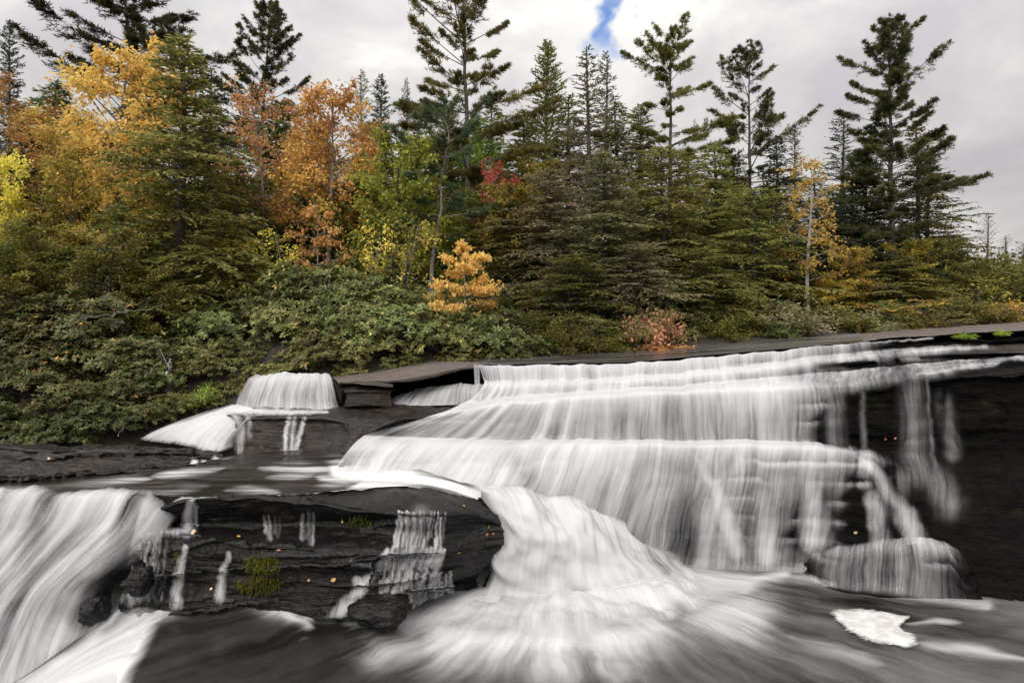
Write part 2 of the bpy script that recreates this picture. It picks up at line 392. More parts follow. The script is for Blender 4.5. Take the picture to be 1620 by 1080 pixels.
RM = rows_main()
gm = loft(RM); tvm = loft.tv
seg = np.floor(tvm).astype(int); frc = np.clip(tvm - seg, 0, 1); bump = np.clip(frc / .55, 0, 1) ** .8 * np.clip((1 - frc) / .10, 0, 1)
pxm = proj(gm[..., :3])[0]
for sgm, kx, ky in ((2, [757, 800, 900, 1100, 1320], [.45, .2, .2, .28, .3]), (4, [757, 900, 1200, 1400], [.1, .22, .3, .35]),
                    (6, [560, 640, 740, 800, 900, 1000, 1100, 1200, 1290], [.46, .44, .22, .26, .42, .44, .52, .56, .5]),
                    (8, [540, 650, 760, 830, 900, 960, 1010, 1060, 1110, 1150, 1200, 1300, 1400], [.30, .16, .06, .22, .14, .24, .42, .56, .52, .50, .54, .58, .42])):
    gm[..., 3] -= np.where((seg == sgm)[:, None], bump[:, None] * np.interp(pxm, kx, ky), 0)
def ledges(g, amt, seed=0, sp=.30, out=.085):
    """Small broken ledges in a drop: the sheet steps out, brightens on the tread and thins below it."""
    x, z = g[..., 0], g[..., 2]
    xw = x + .25 * fbm(np.stack([x * .8, z * .6, x * 0], -1), 2, seed)
    ce = xw / .62; c0 = np.floor(ce); cf = ce - c0; w = np.clip((cf - .42) / .16, 0, 1); w = w * w * (3 - 2 * w)
    off = _h(c0, c0 * 0, c0 * 0, seed + 3) * (1 - w) + _h(c0 + 1, c0 * 0, c0 * 0, seed + 3) * w
    q = -(z / sp + off * 1.3); f = q - np.floor(q)
    st = np.clip(f / .22, 0, 1); st = st * st * (3 - 2 * st)
    pr = np.clip(fbm(np.stack([x * 1.1, z * 1.6, x * 0], -1), 2, seed + 8) * 1.6 + .35, 0, 1); amt = amt * pr
    g[..., 1] -= amt * out * (st - f)
    g[..., 3] = g[..., 3] + amt * (.34 * np.exp(-((f - .14) / .11) ** 2) - .26 * np.clip((f - .3) / .7, 0, 1) ** 1.2) * np.clip(g[..., 3] * 4, 0, 1)
amt = np.zeros(gm.shape[:2])
for sgm, kx, ky in ((2, [760, 1000, 1300], [.1, .2, .4]), (4, [760, 1000, 1300], [.2, .3, .5]), (6, [560, 800, 1000, 1250, 1300, 1500], [.2, .15, .08, .05, .7, .9]),
                    (8, [540, 700, 900, 1000, 1150, 1250, 1500], [.2, .2, .1, .08, .2, .75, .9])):
    amt += np.where((seg == sgm)[:, None], np.sin(np.pi * frc)[:, None] ** .6 * np.interp(pxm, kx, ky), 0)
ledges(gm, amt, 4)
gm[..., 3] = np.clip(gm[..., 3], 0, 1)
gm[-7:, :, 3] *= np.array([.95, .9, .8, .7, .55, .4, .2])[:, None]
tail = [[(x, HY + (y - HY) * 1.06, d, 0) for x, y, d, _ in RM[-1]]]
gr = loft(RM + tail)
main_rock, Dmain, _ = rock('rock_bed', gr, 'rock_wall', 'broad stepped dark bedrock face that the main waterfall runs over', 'rock', amp=.75, th=.15, seed=3)
# veils on the dark wall beside the main sheet, and the thicker strands
px, py = proj(gm[..., :3])
ex = blobs(px, py, warp=.3, items=[([(1318, 628), (1322, 712)], 20, .22), ([(1362, 615), (1366, 710)], 7, .16), ([(1440, 600), (1452, 750)], (24, 32), .20),
                    ([(1463, 602), (1478, 740), (1490, 790)], (4, 9), .2), ([(1490, 632), (1508, 720)], (18, 18), .17), ([(1425, 760), (1405, 800)], 26, .20), ([(1480, 760), (1500, 800)], 30, .19),
                    ([(1345, 714), (1385, 745), (1420, 800), (1452, 860)], (8, 16), .62), ([(1095, 715), (1130, 770), (1165, 870)], (14, 20), .8),
                    ([(1205, 780), (1215, 880)], 22, .66), ([(1282, 772), (1286, 850)], 26, .55), ([(1380, 790), (1392, 860)], 18, .36),
                    ([(1450, 595), (1560, 578), (1625, 566)], 4, .7), ([(1300, 545), (1470, 533)], 4, .7), ([(1400, 557), (1500, 553), (1560, 552)], 3.5, .6)])
dark = blobs(px, py, warp=.4, items=[([(1296, 579), (1330, 576), (1378, 575)], 5, .4), ([(1250, 735), (1262, 850)], 20, .14), ([(1150, 730), (1160, 760)], 14, .14),
                      ([(1350, 750), (1352, 850)], 14, .18), ([(815, 730), (840, 775)], 16, .25), ([(1070, 740), (1096, 890)], 18, .10), ([(600, 680), (640, 697)], 14, .22)])
gm[..., 3] = np.clip(np.maximum(gm[..., 3], ex) - dark, 0, 1)
up = gm[:np.searchsorted(tvm, 2.0) + 1, :].copy(); up = up[:, proj(up[..., :3])[0].mean(0) < 1500]
Vu = smooth(up[..., :3], 2); Vu[..., 2] += .02 - .22 * np.clip((proj(Vu)[0] - 1395 + 30 * fbm(Vu * np.array([1., 4, 0]), 2, 6)) / 90, 0, 1) + .006 * fbm(Vu * np.array([1.5, 4, 0]), 3, 4)
du = np.clip(.10 + .5 * np.clip((proj(Vu)[0] - 1250) / 200, 0, 1) * (1 - np.linspace(0, 1, up.shape[0])[:, None]), 0, 1) * np.ones(Vu.shape[:2])
tag(obj('river_water', grid_mesh('river_water', Vu, M['stream'], du, None, np.stack([Vu[..., 1] * 2, Vu[..., 0] * .8], -1))), kind='structure')
rock('rock_slab', loft([[(c[0], c[1] + (5 if k == 0 else 0), c[2]) for k, c in enumerate(r[8:])] for r in RM[:3]], 3), 'rock_dry', 'brown sloping slab along the very top of the dark wall', 'rock', amp=.22, th=.1, seed=71, back=.035)
rock('rock_slab', loft([[c[:3] for c in r[9:]] for r in RM[3:5]], 2.4), 'rock_ledge', 'narrow brown ledge just below the top slab of the dark wall', 'rock', amp=.2, th=.1, seed=72, back=.03)
main_fall, _ = water('waterfall', gm[np.searchsorted(tvm, 1.8):], 'fall', 'broad white main waterfall dropping down several wide rock steps', ridge=.028, seed=1)

# the white apron the main fall throws out over the pool
apron = [[(700, 760, 10.5), (770, 764, 10.55), (830, 773, 10.7), (890, 788, 10.85), (950, 813, 11.0), (1010, 850, 11.15), (1072, 890, 11.3)],
         [(756, 788, 10.15), (802, 796, 10.18), (856, 806, 10.2), (915, 826, 10.4), (976, 848, 10.65), (1028, 870, 10.9), (1080, 894, 11.2)],
         [(790, 838, 9.98), (822, 850, 9.9), (870, 858, 9.9), (925, 868, 10.08), (982, 880, 10.4), (1038, 890, 10.7), (1090, 901, 11.1)],
         [(776, 890, 10.10), (810, 902, 9.98), (866, 908, 9.94), (930, 909, 10.05), (996, 905, 10.35), (1052, 902, 10.68), (1098, 906, 11.05)],
         [(757, 934, 10.1), (802, 938, 10.02), (866, 940, 9.96), (936, 938, 10.0), (1010, 928, 10.25), (1070, 916, 10.6), (1112, 912, 10.9)],
         [(716, 958, 9.45), (780, 964, 9.34), (862, 968, 9.26), (952, 964, 9.34), (1040, 950, 9.62), (1104, 936, 9.95), (1154, 926, 10.2)],
         [(660, 985, 8.98), (745, 1000, 8.72), (860, 1012, 8.55), (975, 1006, 8.64), (1072, 982, 9.05), (1142, 960, 9.5), (1200, 942, 9.88)]]
ap_d = [[.9, 1, 1, 1, 1, .95, .7], [.95, 1, .98, .96, .95, .9, .6], [.9, 1, .97, .98, .97, .9, .7], [.85, .99, .95, .98, .97, .9, .7], [.8, .97, .97, .97, .97, .9, .7], [.6, .85, .88, .88, .85, .75, .5], [0, 0, 0, 0, 0, 0, 0]]
ga = loft([[c + (ap_d[i][j],) for j, c in enumerate(r)] for i, r in enumerate(apron)])
rock('apron_rock', loft(apron[:5], 6), 'rock_wall', 'rounded dark rock hidden under the white apron of the main fall', 'rock', amp=.3, back=.10, seed=8)
water('waterfall', ga, 'fall', 'fan shaped white apron of water spreading into the pool beside the mossy outcrop', ridge=.05, fu=.7, seed=3, sm=9, feather=(.05, .22, 0, .14), lump=.09)

# lower veil at the foot of the dark wall
lv = [[(1235, 876, 11.5, .05), (1320, 864, 10.75, .3), (1400, 852, 10.6, .4), (1455, 850, 10.45, .7), (1500, 862, 10.3, .42), (1530, 884, 10.2, .15)],
      [(1235, 888, 11.4, .1), (1315, 876, 10.5, .5), (1395, 866, 10.3, .5), (1455, 864, 10.15, .66), (1508, 876, 10.05, .45), (1540, 898, 9.95, .15)],
      [(1235, 902, 11.3, .1), (1313, 894, 10.42, .32), (1394, 890, 10.2, .32), (1458, 892, 10.05, .42), (1515, 905, 9.95, .34), (1556, 922, 9.9, .12)],
      [(1235, 914, 11.2, .1), (1312, 918, 10.35, .34), (1392, 927, 10.08, .34), (1460, 937, 9.93, .4), (1522, 946, 9.87, .36), (1568, 950, 9.8, .15)],
      [(1235, 925, 11.1, .1), (1310, 932, 10.3, .3), (1390, 945, 10.0, .3), (1462, 955, 9.88, .3), (1526, 962, 9.8, .25), (1576, 966, 9.7, .1)]]
lv = [[(x, y, d, q * .62) for x, y, d, q in r] for r in lv]
gl = loft(lv)
ledges(gl, np.full(gl.shape[:2], .5), 14, .28, .06); gl[..., 3] = np.clip(gl[..., 3], 0, 1)
rock('rock_step', loft(lv + [[(x, y + 40, d + .05, 0) for x, y, d, q in lv[-1]]]), 'rock_wall', 'low dark rock step at the foot of the wall, veiled in thin water', 'rock', amp=.6, seed=12, back=.05)
water('waterfall', gl, 'fine', 'thin grey veil of water over the low step at the foot of the dark wall', ridge=.02, seed=5, feather=(.3, .3, .12, .2))

# ------------------------------------------------------------------ the ledges on the upper bank side
shelf = [[(340, 640, 13.3), (420, 640, 13.1), (480, 640, 13), (540, 638, 12.9), (620, 636, 12.9), (725, 636, 12.8)],
         [(368, 660, 12.5), (410, 656, 12.4), (470, 656, 12.3), (530, 658, 12.1), (575, 664, 12.0), (700, 654, 12.0)],
         [(366, 684, 12.4), (410, 684, 12.3), (470, 684, 12.2), (532, 690, 11.9), (560, 700, 11.7), (660, 690, 11.7)],
         [(362, 720, 12.2), (408, 722, 12.1), (470, 726, 11.8), (530, 742, 11.1), (556, 752, 10.95), (645, 756, 10.8)]]
gs = loft(shelf)
shelf_rock, Dsh, _ = rock('rock_shelf', gs, 'rock_ledge', 'square brown topped rock shelf under the small upper waterfall', 'rock', amp=.7, th=.2, seed=21, back=0)

s1 = [[(404, 596, 13.6, .8), (440, 592, 13.6, .9), (485, 591, 13.5, .9), (522, 593, 13.4, .8)],
      [(392, 603, 13.3, .85), (437, 599, 13.3, .9), (486, 597, 13.2, .85), (526, 600, 13.15, .75)],
      [(376, 630, 13.15, .7), (426, 628, 13.1, .6), (482, 625, 13.0, .58), (534, 629, 12.95, .55)],
      [(368, 650, 13.1, .95), (421, 652, 13.0, .9), (478, 653, 12.9, .85), (540, 650, 12.85, .8)]]
g1 = loft(s1, 2.2)
water('waterfall', g1, 'fine', 'small curtain waterfall on the upper ledge below the rhododendron thicket', ridge=.03, fu=1.4, seed=7, feather=(.06, .06, 0))
rock('rock_ledge', loft([[(x, y, d + .05) for x, y, d, _ in r] for r in [[(340 + .9 * (c[0] - 398), c[1] - 3, 14.2, 0) if i == 0 else c for i, c in enumerate(s1[0])]] + s1], 4), 'rock_wall',
     'dark ledge behind the small curtain waterfall', 'rock', amp=.4, seed=23, back=.04)
s2 = [[(366, 638, 13.2, .7), (386, 643, 13.0, .95), (410, 649, 12.8, .95), (446, 654, 12.6, .6)],
      [(330, 650, 13.25, .8), (352, 656, 13.0, 1), (378, 660, 12.7, 1), (398, 664, 12.5, .6)],
      [(285, 664, 13.2, .85), (318, 674, 12.9, 1), (352, 682, 12.6, .9), (386, 684, 12.4, .5)],
      [(240, 680, 13.1, .7), (290, 690, 12.8, .95), (336, 699, 12.5, .85), (378, 702, 12.3, .55)],
      [(206, 697, 12.9, .3), (278, 706, 12.6, .8), (330, 714, 12.3, .8), (374, 718, 12.1, .6)]]
g2 = loft(s2, 2.2)
water('waterfall', g2, 'fine', 'slanting white cascade sliding from the small curtain fall down to the flat ledge', ridge=.05, fu=.9, seed=9, sm=2, feather=(.12, .25, .08))
rock('cascade_rock', g2[::2, ::2], 'rock_wall', 'sloping dark rock under the slanting cascade', 'rock', amp=.3, back=.09, seed=25)

# overhanging slab and the rocks stacked under it
def slab(name, top, thick, mat, label, seed, under=.6):
    """top: outline rows back..front as (px,py,d); the edge drops by THICK metres and runs back underneath."""
    last = top[-1]
    e1 = [(x, y + thick * .45 * F / d, d - .03) for x, y, d in last]
    e2 = [(x, y + thick * F / d, d + .06) for x, y, d in last]
    e3 = [(x, HY + (y + thick * 1.0 * F / d - HY) * d / (d + under), d + under) for x, y, d in last]
    g = loft([list(r) for r in top] + [e1, e2, e3], 3)
    return rock(name, g, mat, label, 'rock', amp=.3, th=.12, seed=seed, back=0)
slab('rock_slab', [[(520, 592, 15), (585, 583, 15), (640, 574, 15), (700, 568, 15), (752, 569, 14.8), (800, 571, 14.2)],
                   [(530, 597, 13.6), (585, 593, 13.4), (640, 585, 13.4), (700, 575, 13.5), (748, 573, 13.6), (770, 573, 13.6)],
                   [(535, 602, 12.9), (572, 600, 12.7), (630, 598, 12.6), (690, 588, 12.8), (742, 577, 13.2), (760, 576, 13.3)]], .12, 'rock_dry',
     'smooth pale brown overhanging slab between the small curtain fall and the main fall', 31, 1.4)
slab('rock', [[(556, 600, 13), (580, 598, 13), (605, 600, 13), (625, 604, 12.9)], [(560, 603, 12.6), (580, 605, 12.5), (600, 607, 12.5), (622, 609, 12.6)]], .05, 'rock_dry',
     'thin small slab tucked under the pale overhanging slab', 33, .4)
slab('rock', [[(540, 612, 13), (570, 606, 13), (600, 606, 13), (628, 612, 12.9)], [(544, 617, 12.7), (570, 615, 12.6), (596, 615, 12.6), (620, 618, 12.7)]], .35, 'rock_ledge',
     'blocky layered dark rock under the thin small slab', 35, .5)
cav = [[(540, 590, 14.2), (640, 588, 14.2), (765, 576, 14.2)], [(540, 615, 14.0), (640, 610, 14.0), (765, 600, 13.6)], [(540, 645, 13.3), (640, 642, 13.2), (770, 640, 12.8)]]
rock('rock_hollow', loft(cav, 4), 'rock_wall', 'black hollow of rock behind the thin fall under the overhanging slab', 'rock', amp=.4, seed=37)
s3 = [[(640, 622, 13.3, .1), (672, 614, 13.3, .3), (700, 612, 13.25, .6), (730, 609, 13.2, .5), (770, 610, 12.9, .5)],
      [(622, 628, 13.1, .5), (655, 626, 13.1, .45), (690, 622, 13.05, .7), (725, 618, 13.0, .55), (768, 622, 12.7, .6)],
      [(602, 642, 12.95, .6), (640, 643, 12.95, .75), (680, 643, 12.9, .75), (722, 642, 12.85, .5), (765, 641, 12.6, .6)]]
water('waterfall', loft(s3, 2.2), 'fine', 'low thin waterfall in the shade under the pale overhanging slab', ridge=.02, fu=1.3, seed=11, feather=(.1, .06, 0))
water('trickle', loft([[(749, 577, 13.15, .5), (759, 577, 13.15, .5)], [(751, 612, 13.0, .45), (760, 612, 13.0, .45)]], 1.6), 'fine', 'narrow trickle off the slab edge at the top corner of the main fall', 'trickle', .01, 2, lift=.02, seed=12)

# ------------------------------------------------------------------ foreground outcrop and the flat ledge
outc = [[(215, 800, 9.9), (310, 784, 9.95), (400, 780, 10.0), (480, 776, 10.05), (560, 768, 10.2), (640, 764, 10.25), (700, 774, 10.15), (755, 789, 10.0), (790, 812, 9.95)],
        [(212, 822, 9.55), (300, 790, 9.5), (395, 787, 9.5), (480, 792, 9.4), (560, 806, 9.25), (640, 813, 9.2), (700, 814, 9.3), (755, 818, 9.6), (800, 840, 9.8)],
        [(212, 840, 9.6), (300, 832, 9.72), (395, 834, 9.72), (480, 832, 9.65), (560, 836, 9.4), (640, 846, 9.3), (700, 850, 9.4), (755, 852, 9.64), (798, 866, 9.8)],
        [(212, 850, 9.3), (300, 847, 9.1), (390, 862, 8.95), (470, 868, 8.92), (560, 872, 8.98), (635, 876, 9.0), (700, 884, 9.2), (742, 892, 9.5), (780, 892, 9.8)],
        [(200, 905, 9.22), (290, 905, 9.05), (380, 908, 8.92), (465, 914, 8.9), (560, 922, 8.85), (630, 925, 8.9), (690, 924, 9.3), (722, 925, 9.7), (760, 924, 10.1)],
        [(180, 978, 9.22), (280, 984, 9.05), (370, 988, 8.95), (460, 994, 8.92), (560, 996, 8.9), (630, 986, 8.98), (690, 960, 9.42), (722, 950, 9.82), (760, 946, 10.2)]]
goc = loft(outc, 2.2)
vx, vy = proj(goc[..., :3])
# tilted beds: push strips of the face in and out along slanting lines, as the photo's long slanting slabs
sl = vy + .10 * (vx - 520) + 5 * fbm(np.stack([vx / 90, vy / 40, vx * 0], -1), 2, 77)
bed = np.floor(sl / 31.0); fr = sl / 31.0 - bed
dep = (.20 * _h(bed, bed * 0 + 2, bed * 0, 5) + .05 * np.sin(vx / 60.0 + bed * 2.1)) * np.clip((vy - 815) / 30, 0, 1)
b2 = np.floor(sl / 8.0); f2 = sl / 8.0 - b2
dep += (.018 * _h(b2, b2 * 0 + 4, np.floor(vx / 70 + 3 * _h(b2, b2 * 0, b2 * 0, 6)), 8) + .02 * np.exp(-((f2 - .9) / .1) ** 2)) * np.clip((vy - 800) / 20, 0, 1)
goc[..., 1] += dep
goc[..., 0] *= goc[..., 1] / (goc[..., 1] - dep)
outcrop, Doc, Noc = rock('rock_outcrop', goc, 'rock', 'big black layered outcrop with moss patches between the pool and the rushing stream', 'rock', amp=.42, th=.24, seed=41, back=0)

ledge = [[(-260, 690, 12.2), (-60, 696, 12.1), (60, 698, 12.0), (160, 699, 11.95), (250, 703, 11.8), (320, 708, 11.6), (352, 714, 11.4)],
         [(-260, 706, 11.2), (-60, 708, 11.25), (60, 708, 11.3), (160, 711, 11.3), (250, 714, 11.25), (320, 718, 11.2), (350, 722, 11.15)],
         [(-270, 730, 10.9), (-60, 728, 11.0), (60, 724, 11.05), (160, 728, 11.1), (240, 729, 11.1), (300, 729, 11.1), (335, 730, 11.1)],
         [(-280, 755, 10.4), (-70, 748, 10.5), (60, 744, 10.6), (160, 743, 10.7), (235, 742, 10.85), (280, 742, 10.95), (310, 741, 11.0)],
         [(-290, 792, 9.9), (-80, 783, 10.0), (50, 772, 10.15), (130, 766, 10.3), (200, 760, 10.55), (250, 756, 10.65), (290, 754, 10.75)]]
gle = loft(ledge, 2.2)
def beds(g, per, amp, tilt, y0, seed, wob=4.0):
    """Cut a face into slanting beds that stand out and fall back."""
    vx, vy = proj(g[..., :3])
    sl = vy + tilt * vx + wob * fbm(np.stack([vx / 80, vy / 30, vx * 0], -1), 3, seed)
    b = np.floor(sl / per); fr = sl / per - b
    nxt = _h(b + 1, b * 0 + 2, b * 0, seed); cur = _h(b, b * 0 + 2, b * 0, seed)
    e = np.clip((fr - .82) / .18, 0, 1)
    dep = amp * (cur * (1 - e) + nxt * e + .9 * np.exp(-((fr - .93) / .06) ** 2)) * np.clip((vy - y0) / 6, 0, 1)
    g[..., 1] += dep; g[..., 0] *= g[..., 1] / (g[..., 1] - dep)
beds(gle, 13, .17, .03, 704, 23)
led_rock, Dle, _ = rock('rock_ledge', gle, 'rock_ledge', 'flat layered brown rock ledge beside the stream, in front of the shaded thicket', 'rock', amp=.6, th=.1, seed=51, back=0)
lr2 = [[(330, 722, 11.6), (380, 722, 11.6), (440, 724, 11.5), (520, 730, 11.4)], [(325, 727, 11.3), (380, 728, 11.3), (440, 729, 11.2), (525, 735, 11.1)], [(320, 745, 11.1), (380, 744, 11.1), (440, 745, 11.05), (525, 750, 10.95)]]
glr2 = loft(lr2, 2.2)
_, Dlr2, _ = rock('rock', glr2, 'rock_ledge', 'low dark sill of rock where the stream spills under the square shelf', 'rock', amp=.35, seed=55, back=0)

def trickle(name, D, N, items, label, cat='trickle', mat='fine', lift=.022, seed=0, cut=.06, group=None):
    """Water running on a rock surface: the rock's own faces, lifted, where the strands pass."""
    px, py = proj(D); dens = np.clip(blobs(px, py, items, warp=.22), 0, 1)
    V = smooth(D, 4) ; N2 = normals(V)
    if N2[..., 1].mean() > 0: N2 = -N2
    V = V + N2 * lift
    V[..., 1] -= lift
    o = obj(name, grid_mesh(name, V, M[mat], dens, cut, flow_uv(V))); tag(o, label, cat, group)
    return o

rt = random.Random(4)
def strands(x0, x1, y0, y1, shift, n, w=(1.2, 2.3), st=(.25, .9), wig=3):
    out = []
    for k in range(n):
        x = x0 + (x1 - x0) * (k + rt.uniform(.1, .9)) / n; a = y0 + rt.uniform(-3, 3); b = y1 + rt.uniform(-6, 5); sh = shift * rt.uniform(.6, 1.2)
        out.append(([(x, a), (x + sh * .3 + rt.uniform(-wig, wig) * .4, a + (b - a) * .45), (x + sh + rt.uniform(-wig, wig), b)], (rt.uniform(*w) * .8, rt.uniform(*w) * 1.5), rt.uniform(*st)))
    return out
fan = strands(631, 706, 813, 868, -12, 15) + strands(612, 704, 868, 893, -12, 14, (2, 5), (.3, .7)) + strands(592, 690, 892, 930, -10, 9, (2, 4), (.2, .5)) + strands(640, 715, 905, 950, 2, 9, (2, 4.5), (.3, .62)) + \
      strands(600, 690, 930, 965, -4, 6, (2, 4), (.25, .5)) + [([(612, 877), (640, 879), (690, 892)], 5, .5), ([(668, 815), (655, 868)], 18, .22), ([(655, 870), (640, 892)], 22, .25)]
trickle('trickle', Doc, Noc, fan, 'lacy fan of thin falls stepping down the outcrop near the white apron', 'trickle', seed=1)
trickle('trickle', Doc, Noc, [([(560, 888), (590, 892), (604, 898)], 4, .62), ([(600, 900), (570, 930), (550, 955), (530, 985)], (5, 14), .8), ([(566, 918), (575, 925)], 8, .6)],
        'bright slanting strand at the lower end of the outcrop', 'trickle', seed=2)
trickle('trickle', Doc, Noc, [([(302, 792), (299, 838)], (6, 10), .72), ([(298, 840), (260, 843)], 5, .6), ([(312, 800), (313, 832)], 3, .5)],
        'small bell shaped spout over the upper edge of the outcrop', 'trickle', seed=3)
trickle('trickle', Doc, Noc, [([(294, 870), (285, 905), (280, 955)], (5, 9), .7)], 'narrow double strand running beside the upright strip of moss', 'trickle', seed=4)
trickle('trickle', Doc, Noc, [([(364, 874), (355, 910), (350, 945)], (4, 8), .66)], 'single thin strand between the two moss patches', 'trickle', seed=5)
trickle('trickle', Doc, Noc, strands(478, 500, 810, 856, -4, 5, (2, 4), (.2, .5)) + strands(418, 446, 815, 848, 0, 4, (2, 4), (.12, .3)), 'faint veil seeping over the middle of the outcrop onto its shelf', 'trickle', seed=6)
trickle('trickle', Doc, Noc, strands(222, 262, 812, 850, -8, 7, (2, 4), (.25, .55)) + strands(205, 268, 850, 950, -14, 9, (2, 5), (.2, .5)),
        'broken veils where the big curved fall frays against the outcrop', 'trickle', seed=7)
trickle('trickle', Dsh, None, [([(457, 662), (451, 714)], (3.2, 3.2), .8), ([(466, 662), (462, 712)], 3, .62), ([(481, 663), (468, 714)], (3, 4), .8), ([(448, 716), (478, 718)], 4, .8)],
        'three white threads dropping down the face of the square shelf', 'trickle', seed=8, cut=.08)
trickle('waterfall', Dsh, None, [([(352, 646), (400, 651), (455, 653), (520, 653)], (8, 2.2), .9), ([(372, 656), (385, 680), (380, 712)], 7, .5), ([(392, 658), (398, 690)], 5, .35)], 'bright foam sheet at the foot of the small curtain fall, spilling to the slanting cascade', 'waterfall', seed=19)
trickle('trickle', Dlr2, None, [([(425, 738), (450, 736), (515, 742)], 6, .72), ([(380, 736), (378, 745)], 2, .6), ([(400, 738), (398, 744)], 4, .4)], 'tiny white spill over the low sill below the square shelf', 'trickle', seed=9)
trickle('trickle', Dle, None, [([(308, 730), (300, 746)], (4, 6), .85), ([(322, 731), (316, 744)], 4, .75), ([(342, 727), (336, 738)], 5, .7)], 'little spill at the tip of the flat brown ledge', 'trickle', seed=10)

# ------------------------------------------------------------------ big curved fall
lf_px = [-160, -60, 20, 88, 140, 185, 222, 250, 282]
lf_py = [782, 781, 780, 782, 783, 778, 790, 808, 822]
lf_d = [9.75, 9.75, 9.75, 9.75, 9.75, 9.85, 9.65, 9.55, 9.5]
r0 = [(x + 10, y - 7, d + .35, .15) for x, y, d in zip(lf_px, lf_py, lf_d)]
r1 = [(x, y + 1, d, q) for x, y, d, q in zip(lf_px, lf_py, lf_d, [.95, .95, .95, .62, .9, .9, .7, .55, .3])]
r2 = [(x - 26 - .0 * i, y + 42, d - .28, q) for i, (x, y, d, q) in enumerate(zip(lf_px, lf_py, lf_d, [.95, .95, .85, .72, .95, .85, .8, .6, .4]))]
r3 = [(x - 74, y + 120 - 5 * i, d - .45, q) for i, (x, y, d, q) in enumerate(zip(lf_px, lf_py, lf_d, [.9, .88, .8, .85, .85, .75, .7, .6, .4]))]
r4 = [(x, y, d, q) for x, y, d, q in zip([-290, -200, -125, -60, -10, 32, 78, 125, 180], [990, 985, 980, 978, 972, 960, 950, 935, 925], [9.1, 9.1, 9.1, 9.12, 9.15, 9.25, 9.15, 9.15, 9.2], [.9, .88, .8, .9, .85, .8, .7, .62, .5])]
r5 = [(x, y, d, q) for x, y, d, q in zip([-360, -270, -190, -115, -60, -20, 30, 80, 150], [1150, 1145, 1140, 1135, 1125, 1105, 1075, 1040, 990], [8.9, 8.9, 8.9, 8.92, 8.95, 9.0, 9.0, 9.05, 9.15], [.95, .95, .9, .95, .95, .95, .9, .85, .7])]
glf = loft([r0, r1, r2, r3, r4, r5])
gx_, gy_ = proj(glf[..., :3])
glf[..., 3] *= 1 - np.clip(.15 + 1.1 * fbm(np.stack([gx_ / 42 + (gy_ - 780) / 150, gx_ * 0, gx_ * 0], -1), 2, 15), 0, .62) * np.interp(gy_, [780, 800, 880, 980], [.9, 1, .6, .25])
glf[..., 3] *= np.interp(proj(glf[..., :3])[1], [785, 850, 950, 1080], [1.0, .82, .70, .85])
water('waterfall', glf, 'fall', 'big curved waterfall pouring over the near lip past the flat brown ledge', ridge=.05, fu=.8, seed=13, sm=2, feather=(0, .16, 0))
rock('rock_wall', loft([[c[:3] for c in r] for r in (r0, r1, r2, r3, r4, r5)], 5), 'rock_wall', 'dark rock wall behind the big curved waterfall', 'rock', amp=.5, back=.12, seed=61)
# boulder in the fraying edge
def boulder(px0, py0, d, rx, ry, rz, seed, label, mat='rock'):
    n1, n2 = 60, 90
    th = np.linspace(0.02, math.pi - .02, n1)[:, None]; ph = np.linspace(0, 2 * math.pi, n2)[None, :]
    V = np.stack([np.sin(th) * np.cos(ph), np.sin(th) * np.sin(ph), np.cos(th) * np.ones_like(ph)], -1)
    V = np.sign(V) * np.abs(V) ** .8
    r = 1 + .30 * fbm(V * 1.3 + seed * 3.1, 2, seed) + .10 * (1 - np.abs(fbm(V * np.array([2, 2, 5.]) + seed, 3, seed + 2))) + .05 * fbm(V * 7 + seed, 3, seed + 4)
    V = V * r[..., None] * np.array([rx, ry, rz]) + np.array(P(px0, py0, d))
    V[:, -1] = V[:, 0]
    o = obj('boulder', grid_mesh('boulder', V, M[mat])); tag(o, label, 'rock')
    BV.append((V, BVHTree.FromPolygons(V.reshape(-1, 3).tolist(), gridfaces(n1, n2).tolist())))
    return o
boulder(222, 915, 9.2, .15, .2, .16, 3, 'rounded dark boulder jutting through the fraying edge of the big curved fall')
boulder(152, 965, 9.0, .13, .2, .15, 5, 'small wet boulder at the foot of the big curved fall')
boulder(604, 962, 8.95, .34, .3, .17, 7, 'flat topped low boulder at the waterline under the lacy fan of falls')

# ------------------------------------------------------------------ stream and pool surfaces
def plane_pt(px, py, z): d = (CAMZ - z) * F / (py - HY); return ((px - CX) / F * d, d)

def zstream(d): return np.interp(d, [9.4, 9.8, 10.2, 10.8, 11.6], [1.50, 1.54, 1.60, 1.74, 1.80])
xs = np.linspace(-11.5, .55, 330); ys = np.linspace(9.45, 12.6, 130)
X, Y = np.meshgrid(xs, ys); Z = zstream(Y) - .34 * np.clip((X - (-1.55)) / 1.3, 0, 1) ** 1.5 + .018 * fbm(np.stack([X * 1.2, Y * 3, X * 0], -1), 3, 5) + .03 * np.exp(-((X + .9) / .8) ** 2 - ((Y - 10.5) / .5) ** 2)
V = np.stack([X, Y, Z], -1); px, py = proj(V)
ds = np.maximum(blobs(px, py, [([(530, 744), (640, 750), (720, 772), (760, 790)], (15, 26), 1.0), ([(570, 766), (680, 772)], 11, .8)]), blobs(px, py, taper=True, items=[([(400, 738), (470, 741), (545, 744)], 6, .8),
                    ([(240, 752), (300, 745), (345, 739)], (9, 5), .66), ([(90, 770), (180, 763), (240, 757)], 8, .58), ([(170, 775), (260, 771), (330, 768)], 8, .45),
                    ([(350, 776), (390, 773), (440, 778)], 6, .5), ([(420, 757), (490, 751)], 6, .45), ([(490, 754), (560, 766)], 8, .55), ([(-100, 782), (80, 781), (300, 779)], 8, .4)]))
